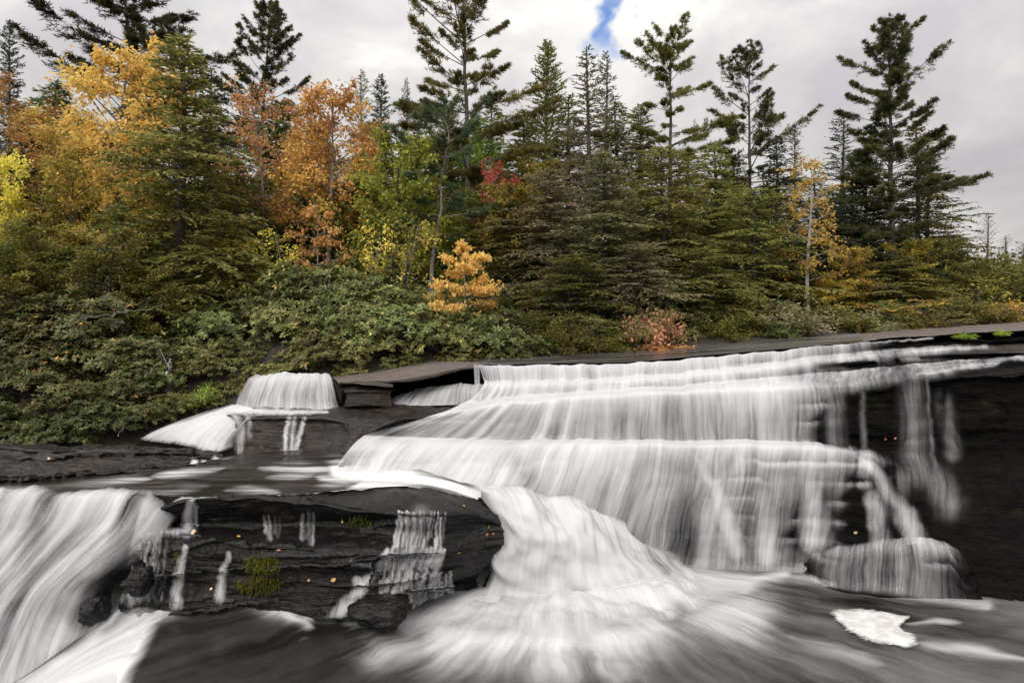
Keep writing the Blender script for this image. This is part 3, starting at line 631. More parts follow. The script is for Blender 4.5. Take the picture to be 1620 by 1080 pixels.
ds = np.clip(ds * np.clip(.75 + .9 * fbm(np.stack([X * .9, Y * 5, X * 0], -1), 3, 19) + np.clip((px - 480) / 120, 0, .5), .1, 1.15) * np.interp(px, [450, 560], [.72, 1]) + .012, 0, 1)
U = np.stack([Y * 3.0, X * .9], -1)
front = np.interp(px, [-400, 60, 150, 230, 275, 310, 400, 480, 560, 640, 700, 755, 800, 830], [776, 776, 777, 780, 784, 786, 783, 781, 772, 768, 777, 788, 700, 600])
rear = np.interp(px, [-400, 0, 150, 250, 300, 340, 420, 560], [775, 764, 752, 744, 738, 725, 712, 712]) + 4 * fbm(np.stack([px / 60, px * 0, px * 0], -1), 2, 3)
inside = ((py < front) & (py > rear)).astype(float)
me = grid_mesh('stream_water', V, M['stream'], inside, .5, U, {'foam': ds})
me.attributes['dens'].data.foreach_set('value', np.array([a.value for a in me.attributes['foam'].data], np.float32))
tag(obj('stream_water', me), kind='structure')

xs = np.linspace(-6.4, 11, 420); ys = np.linspace(5.2, 11.8, 260)
X, Y = np.meshgrid(xs, ys); ox, oy = P(880, 905, 11.2)[:2]
px, py = proj(np.stack([X, Y, X * 0 + .02], -1))
hump, _ = seg_dist(px, py, [(190, 955), (330, 960), (420, 975), (482, 1003)])
lefty = 1 / (1 + np.exp((px - 520) / 60))
Z = .15 * lefty + .10 * np.exp(-(hump / 22) ** 2)
edge = [(200, 950), (262, 985), (245, 1025), (215, 1080), (190, 1140)]
ex_x = np.interp(py, [p[1] for p in edge], [p[0] for p in edge])
fall_off = np.clip((ex_x - px) / 120, 0, 3) * (py > 930)
Z = Z - .55 * fall_off ** 1.2
Z = Z + .022 * fbm(np.stack([X * 1.1, Y * 1.6, X * 0], -1), 3, 9) + .05 * np.exp(-(np.hypot(px - 930, (py - 960) * 1.6) / 160) ** 2)
V = np.stack([X, Y, Z], -1)
rad = np.hypot(X - ox, Y - oy - .6)
ang = np.arctan2(X - ox, -(Y - oy - .6))
d1 = blobs(px, py, [([(745, 950), (880, 962), (1010, 950)], 62, 1.05), ([(700, 1000), (860, 1000), (985, 1005)], 48, .74), ([(1010, 940), (1100, 918), (1180, 918)], 26, .7),
                    ([(640, 985), (700, 965), (760, 945)], 24, .8), ([(860, 1040), (980, 1050)], 40, .42), ([(600, 1020), (680, 1010)], 34, .36), ([(1100, 960), (1180, 965)], 42, .6), ([(1180, 915), (1240, 905)], 12, .7),
                    ([(1240, 908), (1330, 924), (1440, 940), (1560, 956)], 8, .42), ([(330, 966), (400, 972), (450, 985), (484, 1005)], (9, 11), .85), ([(250, 985), (300, 968), (340, 964)], 12, .75),
                    ([(486, 1000), (510, 985), (530, 982)], 8, .8), ([(140, 985), (215, 950), (270, 948)], 9, .7),  ([(560, 990), (640, 975)], 12, .6)])
d1 = np.maximum(d1, blobs(px, py, taper=True, items=[([(1430, 983), (1480, 979), (1530, 986)], 4, .55), ([(1450, 1012), (1500, 1022), (1560, 1028), (1640, 1045)], 9, .42), ([(1250, 1000), (1400, 1050)], 14, .2)]))
d1 = np.maximum(d1, np.clip(fall_off * 4, 0, .93))
d1 = np.clip(d1 + .015 + .07 * np.clip((px - 1000) / 200, 0, 1), 0, 1)
left = np.clip((620 - px) / 240, 0, 1)
U = np.stack([ang * 1.9 * (1 - .0 * left), rad * .55], -1)
tag(obj('pool_water', grid_mesh('pool_water', V, M['pool'], d1, None, U)), kind='structure')

# outflow: the white rush over the pool's rim
of = [[(196, 948, 9.45, .6), (236, 954, 9.35, .8), (268, 985, 9.05, .9), (248, 1022, 8.5, .9), (222, 1065, 7.95, .9), (198, 1120, 7.3, .9)],
      [(150, 975, 9.35, .75), (190, 985, 9.2, .9), (220, 1005, 8.95, 1), (200, 1035, 8.45, 1), (170, 1075, 7.95, 1), (140, 1130, 7.3, 1)],
      [(90, 1010, 9.3, .8), (120, 1030, 9.05, 1), (135, 1050, 8.75, .9), (120, 1075, 8.3, 1), (90, 1110, 7.9, 1), (50, 1160, 7.3, 1)],
      [(0, 1075, 9.1, .9), (20, 1100, 8.8, 1), (25, 1130, 8.5, 1), (10, 1150, 8.1, 1), (-20, 1180, 7.8, 1), (-60, 1230, 7.2, 1)]]
water('rapid', loft(of), 'fall', 'white rush of water tipping over the rim of the dark pool below the curved fall', 'rapid', ridge=.06, fu=.7, lift=.05, seed=15, sm=3, feather=(.22, .12, .1, .3))

# foam raft
m, t = new_mat('foam')
co = t.n('ShaderNodeTexCoord').outputs['Object']
fd_ = t.n('ShaderNodeAttribute', attribute_name='dens').outputs['Fac']
fn = t.noise(t.v('MULTIPLY', co, (3, 6, 1)), 2.4, 5, .62, .8)
fa = t.rng(t.m('ADD', fd_, t.m('MULTIPLY', t.m('SUBTRACT', fn, .5), 1.3)), .12, .75, 0, 1, True)
b = t.n('ShaderNodeBsdfPrincipled', {'Base Color': t.mix(t.rng(t.noise(co, 5, 5, .65, .6), .35, .65), (.36, .35, .335), (.54, .535, .53)), 'Roughness': .8, 'Specular IOR Level': .2,
     'Normal': t.n('ShaderNodeBump', {'Height': t.noise(co, 26, 4), 'Strength': .3, 'Distance': .03}).outputs[0]})
t.n('ShaderNodeOutputMaterial', {'Surface': t.n('ShaderNodeMixShader', {0: fa, 1: t.n('ShaderNodeBsdfTransparent').outputs[0], 2: b.outputs[0]}).outputs[0]}); M['foam'] = m
fo = [(1312, 967), (1335, 963), (1365, 963), (1400, 968), (1440, 975), (1428, 988), (1432, 1000), (1452, 1006), (1455, 1018), (1440, 1030), (1420, 1024), (1395, 1022), (1362, 1012), (1338, 998), (1322, 982)]
pts = np.array([plane_pt(x, y, .03) for x, y in fo]); cen = pts.mean(0)
n = len(pts); tt = np.linspace(0, n, 160, endpoint=False)
ring = pchip(np.concatenate([pts, pts[:1]]), tt); ring += .025 * np.stack([fbm(np.stack([tt * 1.7, tt * 0, tt * 0], -1), 3, 3), fbm(np.stack([tt * 1.7, tt * 0 + 5, tt * 0], -1), 3, 4)], -1)
rr = [0.0, .3, .6, .8, .9, .97, 1.05]; hz = [.055, .055, .052, .048, .044, .04, .036]
V = np.array([[tuple(cen + (p - cen) * r) + (h,) for p in np.concatenate([ring, ring[:1]])] for r, h in zip(rr, hz)])
V[..., 2] += .006 * fbm(V * 6, 2, 8)
tag(obj('foam_raft', grid_mesh('foam_raft', V, M['foam'], np.broadcast_to(np.array([1, 1, .9, .68, .45, .2, 0])[:, None], V.shape[:2]))), 'bright white raft of foam floating on the dark pool', 'foam')

# ------------------------------------------------------------------ ground, bed
m, t = new_mat('forest_floor')
co = t.n('ShaderNodeTexCoord').outputs['Object']
c = t.ramp(t.noise(co, 3.0, 6, .65), [(.3, (.008, .007, .005)), (.55, (.025, .019, .012)), (.75, (.05, .035, .018))])
b = t.n('ShaderNodeBsdfPrincipled', {'Base Color': c, 'Roughness': .9, 'Normal': t.n('ShaderNodeBump', {'Height': t.noise(co, 12, 5), 'Strength': 1.0, 'Distance': .1}).outputs[0]})
t.n('ShaderNodeOutputMaterial', {'Surface': b.outputs[0]}); M['floor'] = m

BPX = [-700, 0, 150, 230, 300, 370, 420, 560, 757, 1000, 1240, 1400, 1540, 1620, 1800, 2600]
BD = [13.2, 13.2, 13.3, 13.6, 13.9, 14.1, 14.2, 14.7, 14.6, 15.1, 15.8, 16.7, 17.3, 17.5, 17.7, 17.8]
BZ = [1.9, 1.88, 1.88, 1.95, 2.3, 2.7, 2.95, 3.1, 3.16, 3.3, 3.55, 3.68, 3.82, 3.88, 3.9, 3.9]
SL = [.24, .24, .24, .24, .24, .24, .24, .22, .2, .17, .13, .11, .08, .07, .06, .05]
def gz(px, d):
    D = np.interp(px, BPX, BD); z0 = np.interp(px, BPX, BZ); s = np.interp(px, BPX, SL); lf = np.interp(px, [150, 500], [1.5, .25])
    t_ = d - D; tp = np.maximum(t_, 0)
    return z0 + np.where(t_ < 0, t_ * 1.2, 0) + lf * (1 - np.exp(-tp / 1.2)) + s * 30 * (1 - np.exp(-tp / 30))
pxs = np.linspace(-900, 2800, 260); dd = np.concatenate([np.linspace(-1.2, 8, 60), np.linspace(8.3, 45, 60), np.geomspace(46, 900, 24)])
PX, TT = np.meshgrid(pxs, dd); DD = np.interp(PX, BPX, BD) + TT
GX = (PX - CX) / F * DD; GZ = gz(PX, DD); V = np.stack([GX, DD, GZ + .12 * fbm(np.stack([GX, DD, GX * 0], -1), 4, 2) * np.clip(TT, 0, 1)], -1)
tag(obj('ground', grid_mesh('ground', V, M['floor'])), kind='structure')
BVG = BVHTree.FromPolygons(V.reshape(-1, 3).tolist(), gridfaces(*V.shape[:2]).tolist())
gx = np.linspace(-60, 60, 60); gy = np.linspace(-40, 17, 50); X, Y = np.meshgrid(gx, gy)
V = np.stack([X, Y, -2.2 + .3 * fbm(np.stack([X * .3, Y * .3, X * 0], -1), 3, 12)], -1)
tag(obj('riverbed', grid_mesh('riverbed', V, M['rock_wall'])), kind='structure')

# ------------------------------------------------------------------ plants: materials
def leaf_mat(name, stops, trans=.42, rough=.5, hue=.025, val=.32, spec=.1):
    m, t = new_mat(name)
    tone = t.n('ShaderNodeAttribute', attribute_name='tone').outputs['Fac']
    rnd = t.n('ShaderNodeObjectInfo').outputs['Random']
    c = t.ramp(tone, stops)
    green_ = any(w in name for w in ('hemlock', 'rhodo', 'olive', 'green', 'fir', 'pine'))
    hs = t.n('ShaderNodeHueSaturation', {'Color': c, 'Hue': t.m('ADD', t.m('MULTIPLY', t.m('SUBTRACT', rnd, .5), hue * 2), .484 if green_ else .503), 'Value': t.m('ADD', t.m('MULTIPLY', t.m('FRACT', t.m('MULTIPLY', rnd, 7.31)), val * 2), 1.14 - val)})
    p = t.n('ShaderNodeBsdfPrincipled', {'Base Color': hs.outputs[0], 'Roughness': rough, 'Specular IOR Level': spec})
    tr = t.n('ShaderNodeBsdfTranslucent', {'Color': hs.outputs[0]})
    o = t.n('ShaderNodeMixShader', {0: trans, 1: p.outputs[0], 2: tr.outputs[0]})
    t.n('ShaderNodeOutputMaterial', {'Surface': o.outputs[0]})
    M[name] = m
leaf_mat('hemlock', [(0, (.066, .078, .022)), (.5, (.175, .198, .056)), (.85, (.29, .30, .10)), (1, (.34, .30, .12))])
leaf_mat('hemlock_grey', [(0, (.080, .080, .038)), (.5, (.185, .182, .082)), (.85, (.26, .235, .15)), (1, (.30, .25, .17))])
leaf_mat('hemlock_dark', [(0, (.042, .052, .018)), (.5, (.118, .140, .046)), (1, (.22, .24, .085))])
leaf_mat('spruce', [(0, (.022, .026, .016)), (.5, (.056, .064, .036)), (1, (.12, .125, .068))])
leaf_mat('fir', [(0, (.060, .080, .026)), (.5, (.13, .165, .055)), (1, (.23, .27, .10))])
leaf_mat('pine', [(0, (.05, .052, .016)), (.5, (.15, .143, .038)), (.85, (.25, .23, .06)), (1, (.32, .27, .09))])
leaf_mat('pine_blue', [(0, (.028, .044, .022)), (.5, (.075, .105, .048)), (1, (.15, .19, .09))])
leaf_mat('pine_dark', [(0, (.024, .030, .014)), (.5, (.062, .070, .026)), (1, (.15, .15, .052))])
leaf_mat('gold', [(0, (.24, .16, .04)), (.35, (.48, .33, .075)), (.7, (.58, .43, .11)), (.9, (.34, .32, .08)), (1, (.62, .52, .18))])
leaf_mat('amber', [(0, (.22, .13, .035)), (.4, (.44, .27, .065)), (.8, (.54, .38, .09)), (1, (.34, .31, .08))])
leaf_mat('orange', [(0, (.22, .12, .05)), (.4, (.44, .24, .09)), (.75, (.57, .36, .13)), (1, (.46, .38, .11))])
leaf_mat('red_orange', [(0, (.24, .085, .045)), (.4, (.46, .19, .075)), (.7, (.57, .30, .09)), (1, (.57, .42, .12))])
leaf_mat('red', [(0, (.30, .04, .05)), (.5, (.58, .10, .11)), (1, (.62, .24, .12))])
leaf_mat('coral', [(0, (.34, .12, .06)), (.5, (.60, .26, .12)), (1, (.66, .36, .15))])
leaf_mat('peach', [(0, (.62, .31, .09)), (.5, (.85, .52, .18)), (1, (.86, .62, .24))], .5)
leaf_mat('yellow', [(0, (.30, .21, .035)), (.5, (.60, .45, .08)), (1, (.64, .52, .14))])
leaf_mat('yellow_green', [(0, (.085, .085, .018)), (.45, (.24, .22, .038)), (.8, (.40, .34, .06)), (1, (.48, .38, .08))])
leaf_mat('olive', [(0, (.05, .054, .014)), (.5, (.13, .13, .032)), (.85, (.24, .21, .05)), (1, (.34, .26, .05))])
leaf_mat('green', [(0, (.10, .14, .026)), (.5, (.24, .33, .055)), (.85, (.34, .42, .08)), (1, (.46, .44, .10))])
leaf_mat('bare_brown', [(0, (.06, .045, .038)), (.5, (.12, .085, .072)), (1, (.17, .12, .10))])
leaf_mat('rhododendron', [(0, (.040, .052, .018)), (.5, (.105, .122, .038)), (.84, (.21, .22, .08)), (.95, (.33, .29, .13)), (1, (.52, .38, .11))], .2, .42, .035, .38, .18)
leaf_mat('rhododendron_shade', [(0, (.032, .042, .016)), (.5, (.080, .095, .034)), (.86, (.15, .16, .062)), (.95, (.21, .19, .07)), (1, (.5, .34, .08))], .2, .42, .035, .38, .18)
leaf_mat('blueberry', [(0, (.11, .12, .04)), (.42, (.20, .19, .07)), (.58, (.46, .25, .14)), (1, (.68, .30, .20))], hue=.006, val=.1)
leaf_mat('scarlet', [(0, (.32, .12, .05)), (.5, (.58, .25, .10)), (1, (.64, .38, .15))], hue=.006, val=.1)
leaf_mat('moss', [(0, (.03, .035, .006)), (.5, (.085, .09, .012)), (1, (.16, .155, .025))])

def bark_mat(name, a, b_):
    m, t = new_mat(name)
    co = t.n('ShaderNodeTexCoord').outputs['Object']
    n_ = t.noise(t.v('MULTIPLY', co, (9, 9, 2)), 2.0, 5, .6)
    p = t.n('ShaderNodeBsdfPrincipled', {'Base Color': t.ramp(n_, [(.35, a), (.65, b_)]), 'Roughness': .85,
        'Normal': t.n('ShaderNodeBump', {'Height': n_, 'Strength': .8, 'Distance': .03}).outputs[0]})
    t.n('ShaderNodeOutputMaterial', {'Surface': p.outputs[0]}); M[name] = m
bark_mat('bark', (.022, .018, .015), (.085, .07, .06))
bark_mat('bark_grey', (.06, .052, .046), (.19, .165, .145))
bark_mat('bark_pale', (.16, .14, .12), (.42, .39, .35))
bark_mat('bark_rust', (.022, .012, .009), (.11, .058, .042))

# ------------------------------------------------------------------ plants: shapes
class Tubes:
    def __init__(s): s.V = []; s.Q = []; s.n = 0
    def add(s, pts, rad, k=6):
        pts = np.asarray(pts, float); n = len(pts); rad = np.broadcast_to(np.asarray(rad, float), (n,))
        T = np.gradient(pts, axis=0); T /= np.linalg.norm(T, axis=1, keepdims=True) + 1e-9
        ref = np.where(np.abs(T[:, 2:3]) > .8, np.array([[1., 0, 0]]), np.array([[0, 0, 1.]]))
        A = np.cross(T, ref); A /= np.linalg.norm(A, axis=1, keepdims=True) + 1e-9; B = np.cross(T, A)
        a = np.arange(k) / k * 2 * math.pi
        R_ = pts[:, None] + rad[:, None, None] * (np.cos(a)[None, :, None] * A[:, None] + np.sin(a)[None, :, None] * B[:, None])
        i = s.n + np.arange(n * k).reshape(n, k); j = np.roll(i, -1, 1)
        s.Q.append(np.stack([i[:-1], j[:-1], j[1:], i[1:]], -1).reshape(-1, 4)); s.V.append(R_.reshape(-1, 3)); s.n += n * k
    def mesh(s, name, mat): return mesh_arrays(name, np.concatenate(s.V), np.concatenate(s.Q), M[mat])

class Leaves:
    """Many small pointed leaf faces: centre base c, axis a (full length), side b (half width)."""
    def __init__(s): s.P = []; s.T = []
    def add(s, c, a, b, tone, mid=.45):
        c, a, b = (np.asarray(x, float) for x in (c, a, b))
        s.P.append(np.stack([c, c + a * mid + b, c + a, c + a * mid - b], 1)); s.T.append(np.repeat(np.asarray(tone, float)[:, None], 4, 1))
    def mesh(s, name, mat):
        V = np.concatenate(s.P).reshape(-1, 3); T = np.clip(np.concatenate(s.T), 0, 1).reshape(-1)
        return mesh_arrays(name, V, np.arange(len(V)).reshape(-1, 4), M[mat], {'tone': T}, shade=False)

def unit(v): return v / (np.linalg.norm(v, axis=-1, keepdims=True) + 1e-9)

def side_of(a, rs, flat=.0):
    """A random side direction for leaf axes A; FLAT pulls the leaf's face upward."""
    r = rs.normal(size=a.shape); r[:, 2] *= (1 - flat)
    b = np.cross(a, np.cross(r, a)); return unit(b)

def conifer(seed, H, Rr, nb, base=.08, up=.25, droop=.5, ntw=9., card=(.17, .024), power=.8, gap=0., tl=.38, sag=.25, irregular=.3, top_sparse=False):
    rs = np.random.RandomState(seed); tb = Tubes(); lv = Leaves()
    zz = np.linspace(0, 1, 14)
    wob = np.stack([.05 * np.sin(zz * 5 + seed), .05 * np.cos(zz * 4 + seed), zz * H], -1)
    tb.add(wob, H * .0135 * (1 - zz * .93) + .006, 8)
    for i in range(nb):
        h = base + (1 - base) * ((i + rs.uniform(0, .8)) / nb)
        if rs.rand() < gap: continue
        L = Rr * max(.05, (1 - h) ** power) * rs.uniform(1 - irregular * 1.6, 1 + irregular * .6) + .10 * (h < .96)
        if h < .2: L *= .55 + 2.2 * h
        L *= 1 + .30 * math.sin(h * 17 + seed * 1.7 + 2 * math.sin(i * 2.39996 + seed)) * (1 - .5 * h)
        az = i * 2.39996 + rs.uniform(-.5, .5)
        d = np.array([math.cos(az), math.sin(az), 0.]); sdir = np.array([-d[1], d[0], 0.])
        u_ = up + .55 * h + rs.normal(0, .11); dr = droop * (1 - .5 * h) * rs.uniform(.5, 1.35)
        tt = np.linspace(0, 1, 7)
        bend = rs.uniform(-.15, .15)
        pos = lambda t_: np.array([0, 0, h * H]) + L * (t_[:, None] * d + (u_ * t_ - dr * t_ ** 2)[:, None] * np.array([0, 0, 1.]) + bend * (t_ ** 2)[:, None] * sdir)
        tb.add(pos(tt), np.interp(tt, [0, 1], [.007 * L + .008, .003]), 3)
        nt = int(5 + ntw * L)
        t_ = rs.uniform(.1, 1, nt) ** .85; bp = pos(t_); sg = rs.choice([-1, 1], nt)
        l = (L * tl * (1 - t_ * .8) + .14) * rs.uniform(.6, 1.2, nt); th = rs.uniform(.5, 1.05, nt)
        td = np.cos(th)[:, None] * d + (np.sin(th) * sg)[:, None] * sdir; td[:, 2] += u_ - 2 * dr * t_ + rs.normal(0, .12, nt)
        td = unit(td)
        nc = np.maximum(3, (l / .048).astype(int)); idx = np.repeat(np.arange(nt), nc); n = len(idx)
        s_ = rs.rand(n) * l[idx]
        c = bp[idx] + td[idx] * s_[:, None]; c[:, 2] -= sag * s_ ** 2 / (l[idx] + .1)
        a = td[idx] * .75 + rs.normal(0, .42, (n, 3)) * np.array([1, 1, .6]); a[:, 2] -= .12
        a = unit(a) * (card[0] * rs.uniform(.6, 1.2, n))[:, None]
        tone = .42 + rs.normal(0, .13) + rs.normal(0, .07, nt)[idx] + rs.normal(0, .1, n) + .2 * (s_ / l[idx] - .4)
        lv.add(c - a * .3, a, side_of(a, rs, .75) * card[1], tone)
    return tb, lv

def pine(seed, H, Rr, nw, base=.35, per=4, tuft=.15, need=15, power=.55, tufts=26., crook=.06, up=.18, w=.0095, wild=.35):
    rs = np.random.RandomState(seed); tb = Tubes(); lv = Leaves()
    zz = np.linspace(0, 1, 16)
    cx = crook * H * .1 * np.cumsum(rs.normal(0, .5, 16)) * zz; cy = crook * H * .1 * np.cumsum(rs.normal(0, .5, 16)) * zz
    tb.add(np.stack([cx, cy, zz * H], -1), H * .0115 * (1 - zz * .95) + .004, 8)
    at = lambda h: np.array([np.interp(h, zz, cx), np.interp(h, zz, cy), h * H])
    for k in range(nw + 1):
        h0 = base + (1 - base) * k / nw + rs.uniform(-.3, .3) * (1 - base) / nw * (k < nw)
        n_in = per + rs.randint(-1, 3)
        for q in range(n_in):
            h = np.clip(h0 + rs.uniform(-.018, .018), 0, .995)
            u = (h - base) / (1 - base)
            prof = (1 - u) ** power * (.4 + .6 * min(1, u * 3 + .25))
            L = Rr * prof * np.clip(rs.normal(.78, wild), .15, 1.5) + .22
            az = q * 2 * math.pi / n_in + k * 1.1 + rs.uniform(-.7, .7)
            d = np.array([math.cos(az), math.sin(az), 0.]); sd_ = np.array([-d[1], d[0], 0.])
            u_ = up + .95 * max(0, u) ** 1.5 + rs.normal(0, .13); dr = .28 * (1 - u) + rs.normal(0, .06); bend = rs.uniform(-.3, .3)
            o = at(h)
            pos = lambda t_: o + L * (t_[:, None] * d + (u_ * t_ - dr * t_ ** 2 + .14 * t_ ** 3)[:, None] * np.array([0, 0, 1.]) + bend * (t_ ** 2)[:, None] * sd_)
            tt = np.linspace(0, 1, 6); tb.add(pos(tt), np.interp(tt, [0, 1], [.009 * L + .007, .003]), 4)
            bare = rs.uniform(.15, .5) if u < .75 else .1
            nt = int(5 + tufts * L)
            t_ = bare + (1 - bare) * rs.uniform(0, 1.0, nt) ** .75; bp = pos(t_); sg = rs.choice([-1, 1], nt)
            l = (.36 * L * (1.12 - t_) + .08) * rs.uniform(.3, 1.3, nt); th = rs.uniform(.3, 1.05, nt)
            td = np.cos(th)[:, None] * d + (np.sin(th) * sg)[:, None] * sd_; td[:, 2] += rs.uniform(-.12, .5, nt); td = unit(td)
            tip = bp + td * l[:, None]
            for jj in range(0, nt, 3): tb.add(np.stack([bp[jj], tip[jj]]), [.004, .002], 3)
            idx = np.repeat(np.arange(nt), need * 2); n = len(idx)
            c = bp[idx] + td[idx] * (l[idx] * rs.uniform(.35, 1.0, n))[:, None]
            a = unit(td[idx] * .6 + rs.normal(0, .5, (n, 3)) + np.array([0, 0, .25])) * (tuft * rs.uniform(.55, 1.15, n))[:, None]
            tone = .40 + rs.normal(0, .12) + rs.normal(0, .1, nt)[idx] + rs.normal(0, .1, n)
            lv.add(c, a, side_of(a, rs) * w, tone, .5)
    return tb, lv

def broadleaf(seed, H, Rr, nl=16, base=.3, leaf=(.16, .045), per=7, sub=7, dens=1.0, upward=.8, layered=0., droop=.5, top=.7, stems=1, bend=.1):
    rs = np.random.RandomState(seed); tb = Tubes(); lv = Leaves()
    trunks = []
    for s_ in range(stems):
        zz = np.linspace(0, 1, 12); off = rs.normal(0, .12, 2) * (stems > 1); ln = rs.normal(0, bend, 2) * H * (.6 if stems == 1 else 1.3)
        path = np.stack([off[0] + ln[0] * zz ** 1.6 + .05 * np.sin(zz * 6 + seed), off[1] + ln[1] * zz ** 1.6 + .05 * np.cos(zz * 5), zz * H * .95], -1)
        tb.add(path, H * .011 / stems ** .5 * (1 - zz * .9) + .005, 7); trunks.append((zz, path))
    for i in range(nl):
        zz, path = trunks[i % stems]
        h = base + (.97 - base) * (i + rs.uniform(0, .9)) / nl
        o = np.array([np.interp(h, zz, path[:, k]) for k in range(3)])
        u = (h - base) / (1 - base)
        prof = math.sqrt(max(.02, 1 - ((u - .35) / .68) ** 2)) if layered < .5 else (1 - u) ** .6
        L = Rr * prof * rs.uniform(.6, 1.1) * (1.0 if u < top else 1.0)
        az = i * 2.39996 + rs.uniform(-.6, .6); ua = upward * (.5 + .9 * u) * (1 - layered) + .12 * layered
        d = unit(np.array([math.cos(az), math.sin(az), ua])); sd_ = np.array([-math.sin(az), math.cos(az), 0.])
        curve = rs.uniform(-.25, .25)
        pos = lambda t_: o + L * (t_[:, None] * d + curve * (t_ ** 2)[:, None] * sd_ + (.16 * t_ - .16 * t_ ** 2)[:, None] * np.array([0, 0, 1.]))
        tt = np.linspace(0, 1, 6); tb.add(pos(tt), np.interp(tt, [0, 1], [.012 * L + .006, .003]), 4)
        nt = int((sub + 3.0 * L) * rs.uniform(.7, 1.2)); t_ = rs.uniform(.22, 1, nt) ** .75; bp = pos(t_)
        td = unit(d * .6 + rs.normal(0, .6, (nt, 3)) * np.array([1, 1, .8 - .6 * layered])); l = L * rs.uniform(.16, .42, nt) + .08
        for j in range(0, nt, 2): tb.add(np.stack([bp[j], bp[j] + td[j] * l[j]]), [.005, .002], 3)
        nc = np.maximum(2, (per * dens * (1 + 2.2 * l) * rs.uniform(.3, 1.5, nt)).astype(int)); idx = np.repeat(np.arange(nt), nc); n = len(idx)
        s_ = rs.uniform(.2, 1.1, n) * l[idx]
        c = bp[idx] + td[idx] * s_[:, None] + rs.normal(0, .05 + .02 * L, (n, 3)) * np.array([1, 1, 1 - .6 * layered])
        a = unit(rs.normal(0, .6, (n, 3)) + td[idx] * .3 + np.array([0, 0, -droop])) * (leaf[0] * rs.uniform(.6, 1.15, n))[:, None]
        tone = .45 + rs.normal(0, .14) + rs.normal(0, .1, nt)[idx] + rs.normal(0, .13, n)
        lv.add(c, a, side_of(a, rs, .3) * leaf[1], tone)
    return tb, lv

def rhodo(seed, Rr=1.0, H=1.35, nros=720, leaf=(.125, .021), flat=1.0):
    rs = np.random.RandomState(seed); tb = Tubes(); lv = Leaves()
    n = nros
    v = unit(rs.normal(size=(n, 3))); v[:, 2] = np.abs(v[:, 2]) * .95 + rs.uniform(-.35, .1, n)
    rad = rs.uniform(.55, 1.0, n) ** .6
    lump = 1 + .42 * fbm(v * 2.1 + seed * 7.7, 3, seed)
    c = v * (rad * lump)[:, None] * np.array([Rr, Rr, H * .62]) + np.array([0, 0, H * .42])
    for i in range(0, n, 9):
        p0 = np.array([rs.normal(0, .1), rs.normal(0, .1), 0]); mid = (p0 + c[i]) / 2 + rs.normal(0, .1, 3)
        tb.add(np.stack([p0, mid, c[i]]), [.02, .014, .006], 4)
    ax = unit(v * .7 + np.array([0, 0, .7]) + rs.normal(0, .25, (n, 3)))
    k = 10; idx = np.repeat(np.arange(n), k); m_ = len(idx)
    r1 = unit(np.cross(ax, rs.normal(size=(n, 3)))); r2 = np.cross(ax, r1)
    ang = np.tile(np.arange(k) / k * 2 * math.pi, n) + rs.uniform(-.3, .3, m_)
    out = np.cos(ang)[:, None] * r1[idx] + np.sin(ang)[:, None] * r2[idx]
    a = unit(out + ax[idx] * rs.uniform(-.55, .5, m_)[:, None]) * (leaf[0] * rs.uniform(.6, 1.2, m_))[:, None]
    b = unit(np.cross(a, ax[idx])) * leaf[1]
    tone = .42 + rs.normal(0, .14, n)[idx] + rs.normal(0, .12, m_) + (rs.rand(m_) < .02) * .6
    lv.add(c[idx] + rs.normal(0, .012, (m_, 3)), a, b, tone, .5)
    return tb, lv

def shrub(seed, Rr=1.0, H=1.0, n=2600, leaf=(.09, .026), flat=.7):
    rs = np.random.RandomState(seed); tb = Tubes(); lv = Leaves()
    nb = 34
    for i in range(nb):
        v = unit(np.array([rs.normal(), rs.normal(), abs(rs.normal()) * .8 + .25])); L = rs.uniform(.6, 1.1)
        tip = v * L * np.array([Rr, Rr, H]); mid = tip * .5 + rs.normal(0, .07, 3) + np.array([0, 0, .06])
        p = pchip(np.stack([np.zeros(3), mid, tip]), np.linspace(0, 2, 7)); tb.add(p, np.linspace(.013, .003, 7), 4)
        m_ = n // nb; s_ = rs.uniform(.3, 1.02, m_) ** .7 * 2
        c = pchip(np.stack([np.zeros(3), mid, tip]), np.clip(s_, 0, 2)) + rs.normal(0, .085, (m_, 3))
        a = unit(rs.normal(0, 1, (m_, 3)) * np.array([1, 1, .6])) * (leaf[0] * rs.uniform(.6, 1.2, m_))[:, None]
        tone = .45 + rs.normal(0, .2) + rs.normal(0, .14, m_)
        lv.add(c, a, side_of(a, rs, .4) * leaf[1], tone)
    return tb, lv

PROTO = {}
def proto(key, tl, H, Rr, crown, bark):
    PROTO[key] = (tl[0].mesh('trunk', bark), tl[1].mesh('crown', crown), H, Rr)

proto('hemlock0', conifer(1, 9, 2.1, 280, .05, .12, .62, 14, (.14, .023), power=.72, irregular=.42), 9, 2.1, 'hemlock', 'bark')
proto('hemlock1', conifer(2, 9, 2.0, 210, .10, .18, .55, 13, (.14, .022), irregular=.5), 9, 2.0, 'hemlock', 'bark')
proto('hemlock2', conifer(3, 7, 2.0, 250, .02, .12, .6, 14, (.13, .021), sag=.35, power=.6, irregular=.5), 7, 2.0, 'hemlock', 'bark')
proto('hemlock3', conifer(4, 5.5, 1.9, 190, .0, .12, .5, 14, (.12, .02), sag=.3, power=.5, irregular=.5), 5.5, 1.9, 'hemlock', 'bark')
proto('spruce0', conifer(5, 10, 1.35, 260, .05, .25, .35, 20, (.13, .02), .7), 10, 1.3, 'spruce', 'bark')
proto('spruce1', conifer(6, 10, 1.3, 210, .08, .3, .35, 15, (.13, .017), .7, gap=.12, irregular=.5), 10, 1.2, 'spruce', 'bark')
proto('fir0', conifer(7, 10, 1.8, 260, .08, .55, .35, 15, (.15, .022), .7), 10, 1.7, 'fir', 'bark')
